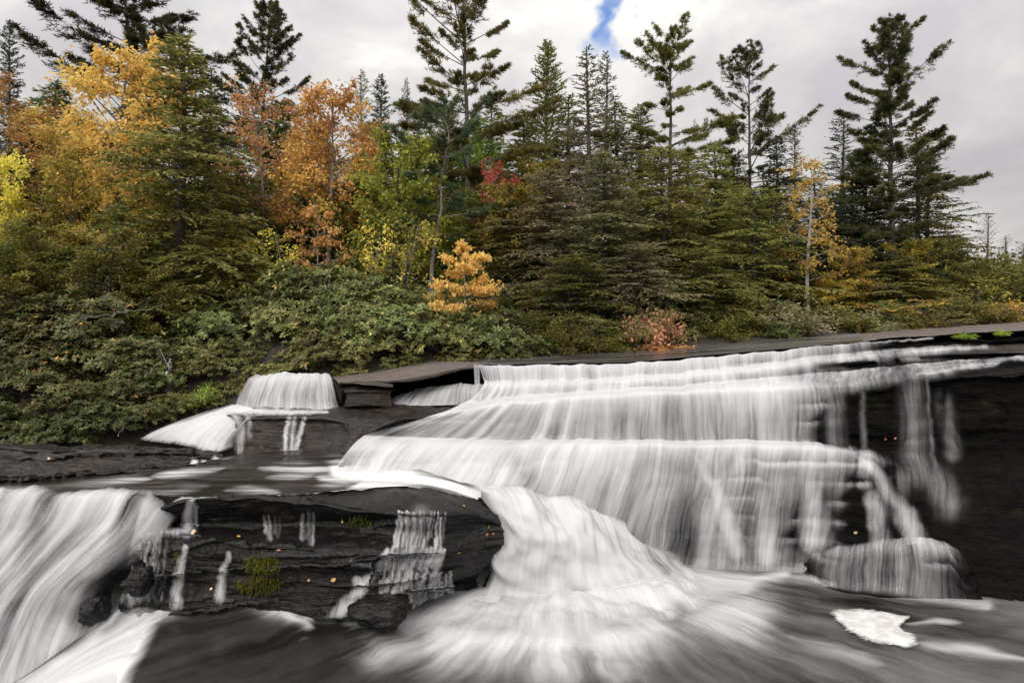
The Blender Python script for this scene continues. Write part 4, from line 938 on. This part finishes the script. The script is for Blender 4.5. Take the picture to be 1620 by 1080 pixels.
proto('pine0', pine(11, 11, 2.3, 17, .26), 11, 2.3, 'pine', 'bark')
proto('pine1', pine(12, 11, 2.3, 20, .18, power=.6, wild=.25), 11, 2.3, 'pine_dark', 'bark')
proto('pine2', pine(13, 10, 2.0, 13, .40, per=3, wild=.5), 10, 2.0, 'pine', 'bark')
proto('pine3', pine(14, 11, 2.2, 24, .08, per=5, tufts=26, need=17, up=.08, power=.62, wild=.4), 11, 2.2, 'pine_dark', 'bark')
proto('pine4', pine(19, 11, 2.3, 18, .22, per=4, tufts=28, wild=.42, power=.5), 11, 2.3, 'pine', 'bark')
proto('pine5', pine(23, 10, 2.0, 16, .33, per=3, tufts=22, wild=.5, power=.6), 10, 2.0, 'pine_dark', 'bark')
proto('spruce2', conifer(9, 10, 1.5, 230, .05, .35, .5, 16, (.13, .018), .85, gap=.18, irregular=.55), 10, 1.4, 'spruce', 'bark')
proto('hemlock4', conifer(17, 8, 1.6, 240, .04, .3, .7, 15, (.13, .021), sag=.4, power=.8, irregular=.55, tl=.5), 8, 1.6, 'hemlock', 'bark')
proto('pine_crooked', pine(15, 5.5, 1.6, 8, .40, per=3, tufts=20, need=15, crook=.5, power=.35, up=.1), 5.5, 1.6, 'pine_blue', 'bark_grey')
proto('broad0', broadleaf(21, 8.5, 2.1, 30, .22, (.145, .042), 11, 11), 8.5, 2.1, 'gold', 'bark_grey')
proto('broad1', broadleaf(22, 7.5, 1.7, 30, .28, (.13, .038), 11, 11), 7.5, 1.7, 'red_orange', 'bark_grey')
proto('broad2', broadleaf(23, 7.5, 1.7, 24, .32, (.125, .036), 7, 10, .85), 7.5, 1.7, 'orange', 'bark_grey')
proto('broad3', broadleaf(24, 5, 1.6, 22, .16, (.115, .034), 13, 11, 1.2), 5, 1.6, 'yellow_green', 'bark')
proto('broad4', broadleaf(25, 5, 1.7, 24, .12, (.13, .044), 13, 11, 1.2, .7), 5, 1.7, 'green', 'bark')
proto('tier0', broadleaf(26, 2.4, 1.15, 18, .10, (.105, .034), 14, 10, 1.2, .3, .85, .15), 2.4, 1.15, 'peach', 'bark_grey')
proto('tier1', broadleaf(27, 3, 1.2, 12, .35, (.12, .036), 7, 8, .9, .3, .85, .15), 3, 1.2, 'coral', 'bark_grey')
proto('birch', broadleaf(28, 6.2, 1.15, 26, .22, (.115, .036), 6, 8, .9, .55), 6.2, 1.15, 'yellow', 'bark_pale')
proto('sapling', broadleaf(29, 3.6, 1.1, 14, .2, (.13, .042), 4, 7, .8, .6, stems=2), 3.6, 1.1, 'yellow', 'bark_grey')
proto('bare', conifer(31, 7, 1.2, 90, .1, .8, .1, 5, (.12, .008), .75, gap=.1), 7, 1.2, 'bare_brown', 'bark_rust')
for i in range(3): proto('rhodo%d' % i, rhodo(41 + i), 1.35, 1.0, 'rhododendron', 'bark')
proto('shrub0', shrub(51), 1.0, 1.0, 'blueberry', 'bark_grey')
proto('shrub1', shrub(52, n=3200), 1.0, 1.0, 'olive', 'bark')

RS = np.random.RandomState(5)
def plant(kind, name, px, top, d, wpx, label, cat='tree', crown=None, bark=None, group=None, rz=None, sink=.05):
    tm, cm, H, Rr = PROTO[kind]
    z0 = float(gz(px, d)); zt = CAMZ - (top - HY) * d / F
    sz = max(.25, (zt - z0)) / H; sx = wpx * d / F / 2 / Rr
    if name.startswith('rhodo') or name == 'bush':
        sz = max(sz, .72 * sx); z0 = zt - sz * H * 1.04
    e = bpy.data.objects.new(name, None); COL.objects.link(e); e.empty_display_size = .3
    e.location = ((px - CX) / F * d, d, z0 - sink); e.scale = (sx, sx, sz); e.rotation_euler = (0, 0, RS.uniform(0, 6.28) if rz is None else rz)
    tag(e, label, cat, group)
    for nm, me, mm in (('trunk', tm, bark), ('crown', cm, crown)):
        o = bpy.data.objects.new(nm if cat == 'tree' else {'trunk': 'stem', 'crown': 'foliage'}[nm], me); COL.objects.link(o); o.parent = e
        if mm: o.material_slots[0].link = 'OBJECT'; o.material_slots[0].material = M[mm]
    return e

T = plant
# tall conifers against the sky
T('spruce0', 'spruce_tree', 14, 33, 30, 75, 'thin dark spruce tip rising against the sky beyond the amber tree', crown='spruce')
T('pine1', 'pine_tree', 215, -70, 27, 330, 'tall dark pine with long boughs behind the big gold tree', crown='pine_dark')
T('pine1', 'pine_tree', 415, 12, 27, 170, 'dense dark pine crown rising behind the sparse orange tree', crown='pine_dark', rz=2)
T('hemlock4', 'hemlock_tree', 288, 55, 17.8, 300, 'tall feathery dark green hemlock beside the big gold tree', rz=1)
T('spruce0', 'spruce_tree', 602, 118, 30, 80, 'narrow dark spruce just beyond the red orange maple', crown='spruce')
T('spruce1', 'spruce_tree', 573, 112, 33, 75, 'sparse pale spruce peeking over the red orange maple', crown='hemlock')
T('spruce1', 'spruce_tree', 643, 124, 33, 46, 'thin wispy spruce spire between the narrow dark spruce and the tallest pine', crown='spruce')
T('pine_crooked', 'pine_tree', 680, 170, 18.6, 200, 'small crooked pine with blue green tufts and a bare lower trunk')
T('pine4', 'pine_tree', 742, -60, 22, 240, 'tallest tufted pine, its top cut off by the sky edge', crown='pine', rz=.6)
T('fir0', 'fir_tree', 866, 66, 27, 140, 'light green fir beside the tallest pine')
T('spruce2', 'hemlock_tree', 930, 72, 21, 150, 'greyish hemlock spire with many bare twigs', crown='hemlock_grey')
T('spruce1', 'spruce_tree', 958, 82, 27, 90, 'spruce tip rising close behind the greyish hemlock spire', crown='spruce')
T('spruce0', 'spruce_tree', 1012, 165, 25, 130, 'short dark spruce below the airy pine', crown='hemlock')
T('pine2', 'pine_tree', 1062, 56, 23, 190, 'airy pine with an umbrella crown and a bare trunk', rz=1.2)
T('pine5', 'pine_tree', 1185, 82, 23, 160, 'slender pine with thin upswept boughs', crown='pine_dark', rz=2.9)
T('spruce1', 'spruce_tree', 1257, 198, 26, 62, 'small thin spire just above the yellow birch', crown='bare_brown')
T('spruce2', 'spruce_tree', 1332, 176, 25.5, 120, 'dark narrow spruce between the yellow birch and the largest pine', crown='spruce')
T('pine3', 'pine_tree', 1410, 42, 20.5, 215, 'largest dark pine with long layered boughs at the open end of the wood', rz=.9)
T('hemlock1', 'hemlock_tree', 1450, 190, 22.5, 190, 'green pine-like hemlock filling in behind the largest dark pine', crown='pine')
T('bare', 'larch_tree', 1562, 336, 38, 62, 'leafless brown larch spire far off past the end of the wood')
T('bare', 'larch_tree', 1592, 372, 40, 74, 'shorter dark larch next to the leafless brown spire', crown='spruce')
T('bare', 'larch_tree', 1618, 382, 41, 70, 'last small dark larch at the end of the far row', crown='spruce')
T('bare', 'larch_tree', 1655, 360, 41, 80, 'larch just beyond the end of the far row')
# coloured trees
T('broad0', 'birch_tree', 160, 52, 19.5, 220, 'big gold leaved birch with an airy crown', crown='gold')
T('broad2', 'birch_tree', 15, 112, 19.5, 190, 'amber brown leaved birch beneath the thin dark spruce tip', crown='amber', rz=2)
T('broad3', 'maple_tree', 112, 250, 16.8, 170, 'bushy yellow green maple in front of the big gold birch')
T('broad3', 'maple_tree', -12, 240, 16.2, 140, 'bright yellow maple leaning in beside the bushy yellow green maple', crown='yellow')
T('broad3', 'maple_tree', 50, 350, 15.6, 190, 'low olive yellow maple under the bright yellow maple', crown='olive')
T('broad3', 'maple_tree', 165, 360, 15.4, 170, 'low dull green maple at the foot of the bushy yellow green maple', crown='olive')
T('broad2', 'maple_tree', 422, 128, 20.8, 150, 'sparse orange maple with a pale bare trunk', crown='orange', rz=1)
T('broad1', 'maple_tree', 520, 116, 20.5, 165, 'dense red orange maple with a rounded crown')
T('tier1', 'dogwood_tree', 502, 308, 18.6, 120, 'small coral leaved dogwood below the red orange maple')
T('broad4', 'maple_tree', 618, 228, 19, 175, 'bright green maple behind the crooked pine')
T('broad2', 'maple_tree', 792, 252, 19.6, 82, 'small crimson topped maple behind the tallest pine trunk', crown='red')
T('broad4', 'maple_tree', 800, 300, 19.4, 120, 'yellow green maple directly under the crimson maple', crown='yellow_green')
T('sapling', 'birch_sapling', 632, 345, 17.2, 110, 'pale yellow sapling above the rhododendrons beside the crooked pine', crown='yellow_green')
T('sapling', 'birch_sapling', 580, 352, 17.0, 80, 'sparse cream leaved sapling above the rhododendrons', crown='yellow')
T('tier0', 'dogwood_tree', 735, 372, 15.6, 150, 'small glowing peach orange dogwood in the rhododendrons')
T('birch', 'birch_tree', 1279, 240, 18.4, 115, 'slim white stemmed birch with gold leaves', crown='yellow', rz=0)
T('broad3', 'maple_tree', 1345, 392, 19, 110, 'yellow green maple low beside the white stemmed birch')
T('broad3', 'maple_tree', 1150, 285, 25, 110, 'dull orange maple half hidden behind the slender pine', crown='amber')
T('broad3', 'maple_tree', 850, 340, 20.5, 100, 'olive and amber maple half hidden by the brown green hemlocks', crown='olive')
T('broad3', 'maple_tree', 1250, 420, 19, 110, 'low olive yellow maple near the foot of the white stemmed birch', crown='olive')
T('sapling', 'maple_sapling', 1390, 470, 18, 120, 'low spreading amber sapling under the largest pine', crown='amber')
T('sapling', 'maple_sapling', 1545, 440, 19, 110, 'thin yellow sapling with dark forked stems at the open end', crown='yellow_green')
T('broad3', 'maple_tree', 1480, 380, 21, 130, 'olive maple behind the thin yellow sapling', crown='olive')
T('sapling', 'maple_sapling', 460, 360, 18, 90, 'small yellow sapling between the two orange maples', crown='yellow')
for k, px, top, d, w, lab, cr in [('broad4', 560, 300, 21.5, 150, 'yellow green maple beneath the red orange maple and beside the bright green one', 'yellow_green'),
        ('broad4', 700, 330, 20.5, 130, 'mid green maple between the crooked pine and the tallest pine', 'green'),
        ('broad3', 845, 255, 22, 130, 'yellow green broadleaf crown beneath the light green fir', 'yellow_green'),
        ('broad4', 770, 200, 24, 120, 'bright green crown lit behind the tallest pine', 'green'),
        ('broad3', 1010, 300, 21, 120, 'olive broadleaf crown among the brown green hemlocks', 'olive'),
        ('broad3', 1100, 300, 22.5, 130, 'yellow green crown deep between the hemlocks under the airy pine', 'yellow_green'),
        ('broad4', 1200, 300, 23, 120, 'green broadleaf crown beside the slender pine trunk', 'green'),
        ('broad3', 1170, 400, 19, 120, 'olive yellow understorey maple beside the low olive hemlock', 'olive'),
        ('broad3', 1440, 380, 20, 120, 'yellow green understorey maple behind the largest pine trunk', 'yellow_green'),
        ('broad3', 1320, 440, 18.6, 110, 'small yellow understorey maple near the white birch stem', 'yellow'),
        ('broad3', 380, 380, 17.2, 110, 'gold green understorey maple under the sparse orange maple', 'yellow_green'),
        ('broad4', 20, 420, 15.0, 180, 'olive green maple at the dark edge of the thicket', 'olive'),
        ('broad3', 240, 420, 15.6, 150, 'dull yellow green maple above the long bare branch', 'olive'),
        ('broad0', 80, 160, 22, 200, 'second gold birch crown behind the big gold one', 'gold'),
        ('broad1', 470, 190, 22.5, 130, 'golden orange maple crown between the two orange maples', 'amber')]:
    T(k, 'maple_tree' if k != 'broad0' else 'birch_tree', px, top, d, w, lab, crown=cr)
# the belt of hemlocks along the bank
belt = [('hemlock2', 870, 300, 18.6, 180, 'brown green hemlock beside the crimson topped maple', 'hemlock_grey'),
        ('hemlock2', 955, 270, 17.8, 220, 'wide feathery grey brown hemlock under the greyish spire', 'hemlock_grey'),
        ('hemlock2', 1050, 265, 19, 210, 'broad mid green hemlock under the airy pine', 'hemlock'),
        ('hemlock2', 1130, 262, 20.2, 190, 'tall mid green hemlock left of the slender pine trunk', 'hemlock'),
        ('hemlock3', 1190, 330, 18.6, 180, 'low olive hemlock at the foot of the slender pine', 'hemlock'),
        ('hemlock2', 1228, 250, 21.5, 150, 'dark hemlock hugging the slender pine trunk', 'spruce'),
        ('hemlock3', 1310, 350, 20.5, 150, 'dark hemlock behind the white stem of the birch', 'spruce'),
        ('hemlock2', 1368, 300, 22, 160, 'dark hemlock close beside the largest pine trunk', 'spruce'),
        ('hemlock3', 1420, 410, 19.5, 150, 'low olive hemlock at the foot of the largest pine', 'hemlock'),
        ('hemlock3', 1500, 370, 23, 170, 'broad green hemlock beneath the last boughs of the largest pine', 'pine'),
        ('hemlock3', 1570, 430, 24, 130, 'dull brown hemlock at the open end of the belt', 'hemlock_grey'),
        ('hemlock3', 1640, 440, 24, 150, 'last dull hemlock of the belt', 'bare_brown'),
        ('hemlock2', 800, 350, 19, 150, 'dark green hemlock behind the peach orange dogwood', 'hemlock'),
        ('hemlock2', 745, 330, 19.5, 140, 'dark hemlock around the trunk of the tallest pine', 'hemlock'),
        ('hemlock3', 1010, 380, 16.8, 170, 'low feathery hemlock above the pink blueberry bush', 'hemlock_grey'),
        ('hemlock3', 900, 400, 16.6, 180, 'low dark hemlock at the water side of the belt', 'hemlock'),
        ('hemlock3', 1110, 390, 17.2, 170, 'low mid green hemlock beside the pink blueberry bush', 'hemlock'),
        ('hemlock1', 375, 250, 19.5, 150, 'shaded hemlock behind the sparse orange maple', 'hemlock'),
        ('hemlock2', 190, 320, 16.4, 200, 'feathery hemlock hanging in front of the big gold birch', 'hemlock'),
        ('hemlock2', 350, 330, 17, 190, 'lower feathery hemlock tucked against the tall one', 'hemlock'),
        ('hemlock2', 570, 280, 22, 150, 'shaded hemlock behind the bright green maple', 'hemlock'),
        ('hemlock2', 690, 240, 22.5, 150, 'shaded hemlock behind the crooked pine', 'hemlock'),
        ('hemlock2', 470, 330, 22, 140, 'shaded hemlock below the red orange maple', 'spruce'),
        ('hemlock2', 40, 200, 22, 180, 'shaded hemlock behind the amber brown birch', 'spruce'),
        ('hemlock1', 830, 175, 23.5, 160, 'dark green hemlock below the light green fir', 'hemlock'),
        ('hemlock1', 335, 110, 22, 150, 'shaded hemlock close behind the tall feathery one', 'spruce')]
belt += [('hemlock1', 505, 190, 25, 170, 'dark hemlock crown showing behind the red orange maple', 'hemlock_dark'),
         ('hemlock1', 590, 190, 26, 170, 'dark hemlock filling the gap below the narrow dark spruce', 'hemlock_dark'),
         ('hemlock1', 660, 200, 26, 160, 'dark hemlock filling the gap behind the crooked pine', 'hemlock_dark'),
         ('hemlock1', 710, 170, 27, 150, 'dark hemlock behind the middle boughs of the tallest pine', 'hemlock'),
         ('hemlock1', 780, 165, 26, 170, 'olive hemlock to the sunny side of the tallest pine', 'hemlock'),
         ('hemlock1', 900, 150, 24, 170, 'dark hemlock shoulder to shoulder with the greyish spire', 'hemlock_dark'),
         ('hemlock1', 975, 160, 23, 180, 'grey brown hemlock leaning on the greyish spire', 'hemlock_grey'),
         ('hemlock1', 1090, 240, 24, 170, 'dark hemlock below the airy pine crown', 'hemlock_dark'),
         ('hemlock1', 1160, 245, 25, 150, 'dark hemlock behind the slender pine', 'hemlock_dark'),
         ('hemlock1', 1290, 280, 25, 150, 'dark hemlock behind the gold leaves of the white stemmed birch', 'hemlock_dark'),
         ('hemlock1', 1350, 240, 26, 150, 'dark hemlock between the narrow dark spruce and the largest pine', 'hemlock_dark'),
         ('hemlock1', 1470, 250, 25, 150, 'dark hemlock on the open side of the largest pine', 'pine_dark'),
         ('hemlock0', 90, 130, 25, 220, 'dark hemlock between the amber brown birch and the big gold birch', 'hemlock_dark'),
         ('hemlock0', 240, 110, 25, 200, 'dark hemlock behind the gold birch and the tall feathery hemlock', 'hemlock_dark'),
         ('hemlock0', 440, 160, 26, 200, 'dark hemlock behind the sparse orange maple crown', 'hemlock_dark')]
for k, px, top, d, w, lab, cr in belt:
    lift_ = 34 * (d > 17.5) * (px > 560) * (px < 1420)
    if k in ('hemlock2', 'hemlock1') and int(px) % 3 != 0: k = 'hemlock4'
    T(k, 'hemlock_tree', px, top - lift_ * (d < 23), d, w * (1.28 if k != 'hemlock4' else 1.05), lab.replace('left of', 'beside'), crown=cr)

# rhododendrons: two thickets nobody could tell apart bush by bush
RT = np.random.RandomState(21)
def thicket(spots, label, group, lo=None):
    for i, (px, top, d, w) in enumerate(spots):
        top += RT.uniform(-20, 20); w *= RT.uniform(.72, 1.12)
        T('rhodo%d' % (i % 3), 'rhododendron_bush', px, top, d, w, label, 'bush', group=group, sink=.1, crown=lo)
thicket([(320, 560, 14.6, 130), (380, 520, 15, 150), (450, 480, 15.6, 160), (520, 520, 15.0, 140), (590, 500, 15.2, 150), (640, 480, 15.6, 160), (700, 500, 15.2, 140), (770, 480, 15.4, 140), (820, 500, 15.3, 110),
         (410, 440, 16.4, 150), (480, 420, 16.8, 170), (550, 405, 17.0, 180), (620, 425, 16.6, 160), (690, 450, 16.2, 150), (340, 480, 15.6, 150), (560, 450, 16.0, 150), (480, 540, 14.8, 110), (560, 545, 14.95, 110), (650, 535, 15.0, 120), (740, 530, 15.0, 110), (800, 535, 15.2, 100), (410, 560, 14.7, 100), (850, 530, 15.4, 90), (290, 590, 14.0, 90), (350, 585, 14.25, 90), (400, 570, 14.4, 100), (440, 565, 14.5, 90), (310, 540, 14.7, 120), (250, 560, 14.3, 110), (510, 470, 15.9, 150), (600, 455, 16.1, 150)],
        'dark green rhododendron in the thicket above the pale slab and the small curtain fall', 'rhododendrons above the pale slab')
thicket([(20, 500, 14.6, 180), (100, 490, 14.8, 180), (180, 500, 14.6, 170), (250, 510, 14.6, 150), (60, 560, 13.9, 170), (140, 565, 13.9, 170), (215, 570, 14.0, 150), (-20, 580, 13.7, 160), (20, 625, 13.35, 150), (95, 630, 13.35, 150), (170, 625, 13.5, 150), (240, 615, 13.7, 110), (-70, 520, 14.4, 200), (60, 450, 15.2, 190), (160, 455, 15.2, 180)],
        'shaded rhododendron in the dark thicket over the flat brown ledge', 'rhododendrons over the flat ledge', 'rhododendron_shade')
T('rhodo1', 'rhododendron_bush', 1238, 502, 16.3, 80, 'rounded fresh green rhododendron at the top lip of the main fall', 'bush', crown='fir')
T('shrub0', 'blueberry_bush', 1035, 474, 15.6, 120, 'pink and green blueberry bush on the lip of the main fall', 'bush')
T('shrub0', 'blueberry_bush', 1060, 538, 15.25, 130, 'low scarlet orange shrub hugging the rock below the pink blueberry bush', 'bush', crown='scarlet')
for px, top, d, w, lab in [(905, 510, 15.2, 110, 'low olive shrub at the waterline beside the rhododendron thicket'), (960, 520, 15.3, 90, 'low olive shrub between the thicket and the pink bush'),
                           (1150, 490, 16.2, 120, 'low olive shrub beside the scarlet shrub'), (1320, 480, 17.2, 110, 'low olive shrub beneath the yellow green maple'), (1440, 480, 17.8, 130, 'low olive shrub below the largest pine'), (1590, 470, 18.5, 120, 'low brown olive shrub at the open end of the rock')]:
    T('shrub1', 'bush', px, top, d, w, lab, 'bush', crown='olive' if px < 1500 else 'amber')
RL = np.random.RandomState(9)
for i, px in enumerate(np.linspace(845, 1700, 24)):
    D_ = float(np.interp(px, BPX, BD)); T('shrub1' if i % 3 else 'hemlock3', 'bush', px, RL.uniform(482, 522) - (px > 1200) * 22, D_ + RL.uniform(.65, 1.2), RL.uniform(90, 150),
      'low olive evergreen bush in the fringe along the far rim of the bedrock', 'bush', crown=['hemlock', 'olive', 'hemlock_grey'][i % 3], group='fringe bushes along the rim')
for px, py_, d, w, lab in [(1525, 536, 13.9, 46, 'little green fern clump in the dark crack under the top slab'), (1585, 531, 13.75, 30, 'smaller green fern clump farther along the dark crack')]:
    b = P(px, py_, d); e = T('shrub1', 'fern', px, py_ - 14, d, w, lab, 'plant', crown='green'); e.location = b; e.scale = (.22 * w / 40, .22 * w / 40, .14)
T('shrub1', 'shrub', 325, 600, 13.9, 60, 'small bright green shrub at the thicket foot by the slanting cascade', 'bush', crown='green')

# the wood beyond reads as one mass
rs = np.random.RandomState(77); lv = Leaves()
n = 5200
fpx = rs.uniform(-350, 1750, n); fd = rs.uniform(20, 44, n); hh = rs.uniform(0, 1, n) ** .8 * np.interp(fpx, [0, 900, 1100, 1500], [3.6, 3.2, 2.4, 1.2])
base = np.stack([(fpx - CX) / F * fd, fd, gz(fpx, fd) + hh], -1)
idx = np.repeat(np.arange(n), 34); m_ = len(idx)
c = base[idx] + rs.normal(0, .38, (m_, 3)); a = unit(rs.normal(0, 1, (m_, 3)) * np.array([1, 1, .6])) * rs.uniform(.12, .28, m_)[:, None]
tone = .4 + rs.normal(0, .22, n)[idx] + rs.normal(0, .1, m_)
lv.add(c, a, side_of(a, rs, .4) * .045, tone)
tag(obj('forest', lv.mesh('forest', 'olive')), kind='stuff')

# ------------------------------------------------------------------ small things: moss, dead branches, fallen leaves
def hit(px, py):
    o = Vector((0, 0, CAMZ)); d = Vector(((px - CX) / F, 1, (HY - py) / F)).normalized(); best = None
    for _, b in BV:
        r = b.ray_cast(o, d)
        if r[0] is not None and (best is None or r[3] < best[3]): best = r
    return best

def moss(outline, n, label, seed):
    rs = np.random.RandomState(seed); lv = Leaves(); C_, N_ = [], []
    (x0, y0, x1, y1) = outline
    for _ in range(n):
        u, v = rs.uniform(-1, 1), rs.uniform(-1, 1)
        if u * u + v * v > rs.uniform(.35, 1): continue
        r = hit((x0 + x1) / 2 + u * (x1 - x0) / 2, (y0 + y1) / 2 + v * (y1 - y0) / 2)
        if r is None: continue
        nn = r[1] if r[1].y < 0 else -r[1]
        C_.append(r[0]); N_.append(nn)
    C_ = np.array(C_); N_ = np.array(N_); k = len(C_)
    a = unit(N_ * .45 + np.array([-.15, 0, -.9]) + rs.normal(0, .25, (k, 3))) * rs.uniform(.035, .085, k)[:, None]
    lv.add(C_ + N_ * .002, a, side_of(a, rs) * .006, .45 + rs.normal(0, .22, k))
    tag(obj('moss_patch', lv.mesh('moss_patch', 'moss')), label, 'moss')
moss((382, 874, 448, 908), 1500, 'bright green shaggy moss patch on the middle of the outcrop', 1)
moss((368, 905, 452, 940), 1100, 'duller moss patch just below the bright shaggy one', 2)
moss((276, 852, 298, 915), 600, 'upright strip of moss beside the narrow double strand', 3)
moss((548, 812, 590, 838), 500, 'small dark moss patch under the top slab of the outcrop', 4)

def branch(pts, r0, mat, label, name='dead_branch', side=0, seed=1):
    rs = np.random.RandomState(seed); tb = Tubes(); p = np.array([P(*q) for q in pts]); n = len(p)
    q = pchip(p, np.linspace(0, n - 1, 6 * n)); q = q + .02 * rs.normal(size=q.shape); tb.add(q, np.linspace(r0, r0 * .3, len(q)), 5)
    for _ in range(side):
        i = rs.randint(3, len(q) - 2); d = unit(rs.normal(0, 1, 3) + np.array([0, -.2, .5])); tb.add(np.stack([q[i], q[i] + d * .15 + .03 * rs.normal(size=3), q[i] + d * rs.uniform(.3, .6)]), [r0 * .5, r0 * .35, r0 * .15], 4)
    tag(obj(name, tb.mesh(name, mat)), label, 'branch')
branch([(112, 512, 13.9), (160, 498, 13.8), (215, 492, 13.8), (262, 482, 14.0)], .013, 'bark_grey', 'long pale bare branch lying across the dark thicket', side=4, seed=2)
branch([(115, 512, 13.9), (118, 500, 13.8), (135, 500, 13.8)], .009, 'bark_grey', 'short pale forked twig at the end of the long bare branch', side=2, seed=3)
branch([(262, 592, 13.3), (268, 580, 13.3), (270, 568, 13.4)], .018, 'bark_pale', 'short white broken branch by the broken stump', side=1, seed=4)
branch([(228, 600, 13.4), (250, 575, 13.5), (272, 560, 13.6)], .014, 'bark_grey', 'grey leaning branch beside the short white broken one', side=2, seed=5)
branch([(160, 400, 15.2), (185, 393, 15.1), (208, 380, 15.1)], .012, 'bark_grey', 'pale dead branch sticking out of the feathery hemlock', side=2, seed=6)
branch([(185, 690, 12.8), (205, 665, 13.0), (230, 640, 13.2)], .011, 'bark_grey', 'thin twig hanging over the flat brown ledge', side=2, seed=7)
# stump
zz = np.linspace(0, 1, 10); tb = Tubes()
b0 = np.array(P(272, 650, 14.05)); b1 = np.array(P(264, 552, 14.2))
b1[2] -= .12; tb.add(b0 + (b1 - b0) * zz[:, None] + .03 * np.stack([np.sin(zz * 7), np.cos(zz * 5), zz * 0], -1), .13 - .06 * zz + .02 * np.sin(zz * 23) - .05 * (zz > .93), 12)
tag(obj('tree_stump', tb.mesh('tree_stump', 'bark')), 'dark broken tree stump standing in the thicket above the flat ledge', 'stump')

# fallen leaves on the rocks
def leaf_mesh(name, mat):
    V = []; n = 7
    for i in range(n):
        u = i / (n - 1); w = math.sin(u * math.pi) ** .8 * .34 + .005
        for s in (-1, 0, 1): V.append((u - .5, s * w, .10 * abs(s) * w + .12 * (u - .5) ** 2))
    V = np.array(V).reshape(n, 3, 3)
    return grid_mesh(name, V, mat)
def plain(name, c):
    m, t = new_mat(name)
    co = t.n('ShaderNodeTexCoord').outputs['Object']
    p = t.n('ShaderNodeBsdfPrincipled', {'Base Color': t.mix(t.noise(co, 4, 3), tuple(x * .7 for x in c), tuple(min(.85, x * 1.2) for x in c)), 'Roughness': .5})
    t.n('ShaderNodeOutputMaterial', {'Surface': p.outputs[0]}); return m
LM = [leaf_mesh('fallen_leaf', plain('leaf_yellow', (.46, .27, .05))), leaf_mesh('fallen_leaf', plain('leaf_orange', (.34, .13, .06))), leaf_mesh('fallen_leaf', plain('leaf_tan', (.42, .31, .2)))]
spots = [(320, 784, 2, 9, 'tan leaf stuck beside the bell shaped spout'), (377, 851, 0, 9, 'bright yellow leaf on the shelf of the outcrop above the moss'), (441, 873, 1, 8, 'small orange leaf above the bright shaggy moss'),
         (308, 843, 2, 14, 'curled tan leaf on the shelf below the bell shaped spout'), (336, 931, 2, 7, 'pale leaf stuck on the outcrop beside the single thin strand'), (490, 916, 2, 7, 'tiny tan leaf near the lower slabs of the outcrop'),
         (528, 917, 0, 11, 'yellow leaf on the lower slab of the outcrop'), (611, 768, 1, 7, 'orange leaf on the very top of the outcrop'), (733, 802, 0, 5, 'tiny yellow leaf at the top corner of the outcrop by the apron'),
         (771, 832, 0, 7, 'yellow leaf at the tip of the outcrop, upper of three'), (769, 843, 1, 9, 'red brown leaf at the tip of the outcrop, largest of three'), (778, 844, 1, 6, 'small orange leaf at the tip of the outcrop, nearest the apron'),
         (726, 871, 0, 7, 'orange yellow leaf beside the black hollow of the outcrop'), (543, 825, 0, 6, 'yellow leaf beside the small dark moss patch'), (503, 780, 2, 10, 'pale curled leaf at the stream edge of the outcrop'),
         (244, 883, 1, 6, 'orange leaf on the wet face near the upright moss strip'), (440, 970, 1, 6, 'brown leaf low on the outcrop at the waterline'), (296, 735, 0, 6, 'yellow leaf on the tip of the flat brown ledge'),
         (78, 727, 2, 7, 'pale leaf on the middle of the flat brown ledge'), (1157, 747, 0, 8, 'yellow leaf stuck on the wet face of the main fall'), (1400, 693, 1, 6, 'red leaf on the dark wall, first of a pair'), (1417, 693, 1, 6, 'red leaf on the dark wall, second of a pair'),
         (1353, 841, 2, 8, 'tan leaf on the dark face above the low step'), (1465, 580, 0, 6, 'yellow leaf on the upper ledge of the dark wall'), (1540, 560, 1, 6, 'orange leaf on the middle ledge at the open end'), (1605, 527, 2, 7, 'pale leaf on the top slab of the bedrock'),
         (733, 568, 1, 6, 'orange leaf on the pale overhanging slab'), (1490, 550, 0, 5, 'small yellow leaf between the upper ledges')]
rr = random.Random(3)
for px, py, k, size, lab in spots:
    r = hit(px, py)
    if r is None: continue
    o = bpy.data.objects.new('fallen_leaf', LM[k]); COL.objects.link(o)
    nn = r[1] if r[1].dot(Vector((0, -1, .3))) > 0 else -r[1]
    s = size / F * r[0].y * .8
    o.location = r[0] + nn * .03; o.scale = (s, s, s); o.rotation_mode = 'QUATERNION'
    from mathutils import Quaternion
    o.rotation_quaternion = nn.to_track_quat('Z', 'Y') @ Quaternion((0, 0, 1), rr.uniform(0, 6.28))
    tag(o, lab, 'leaf')
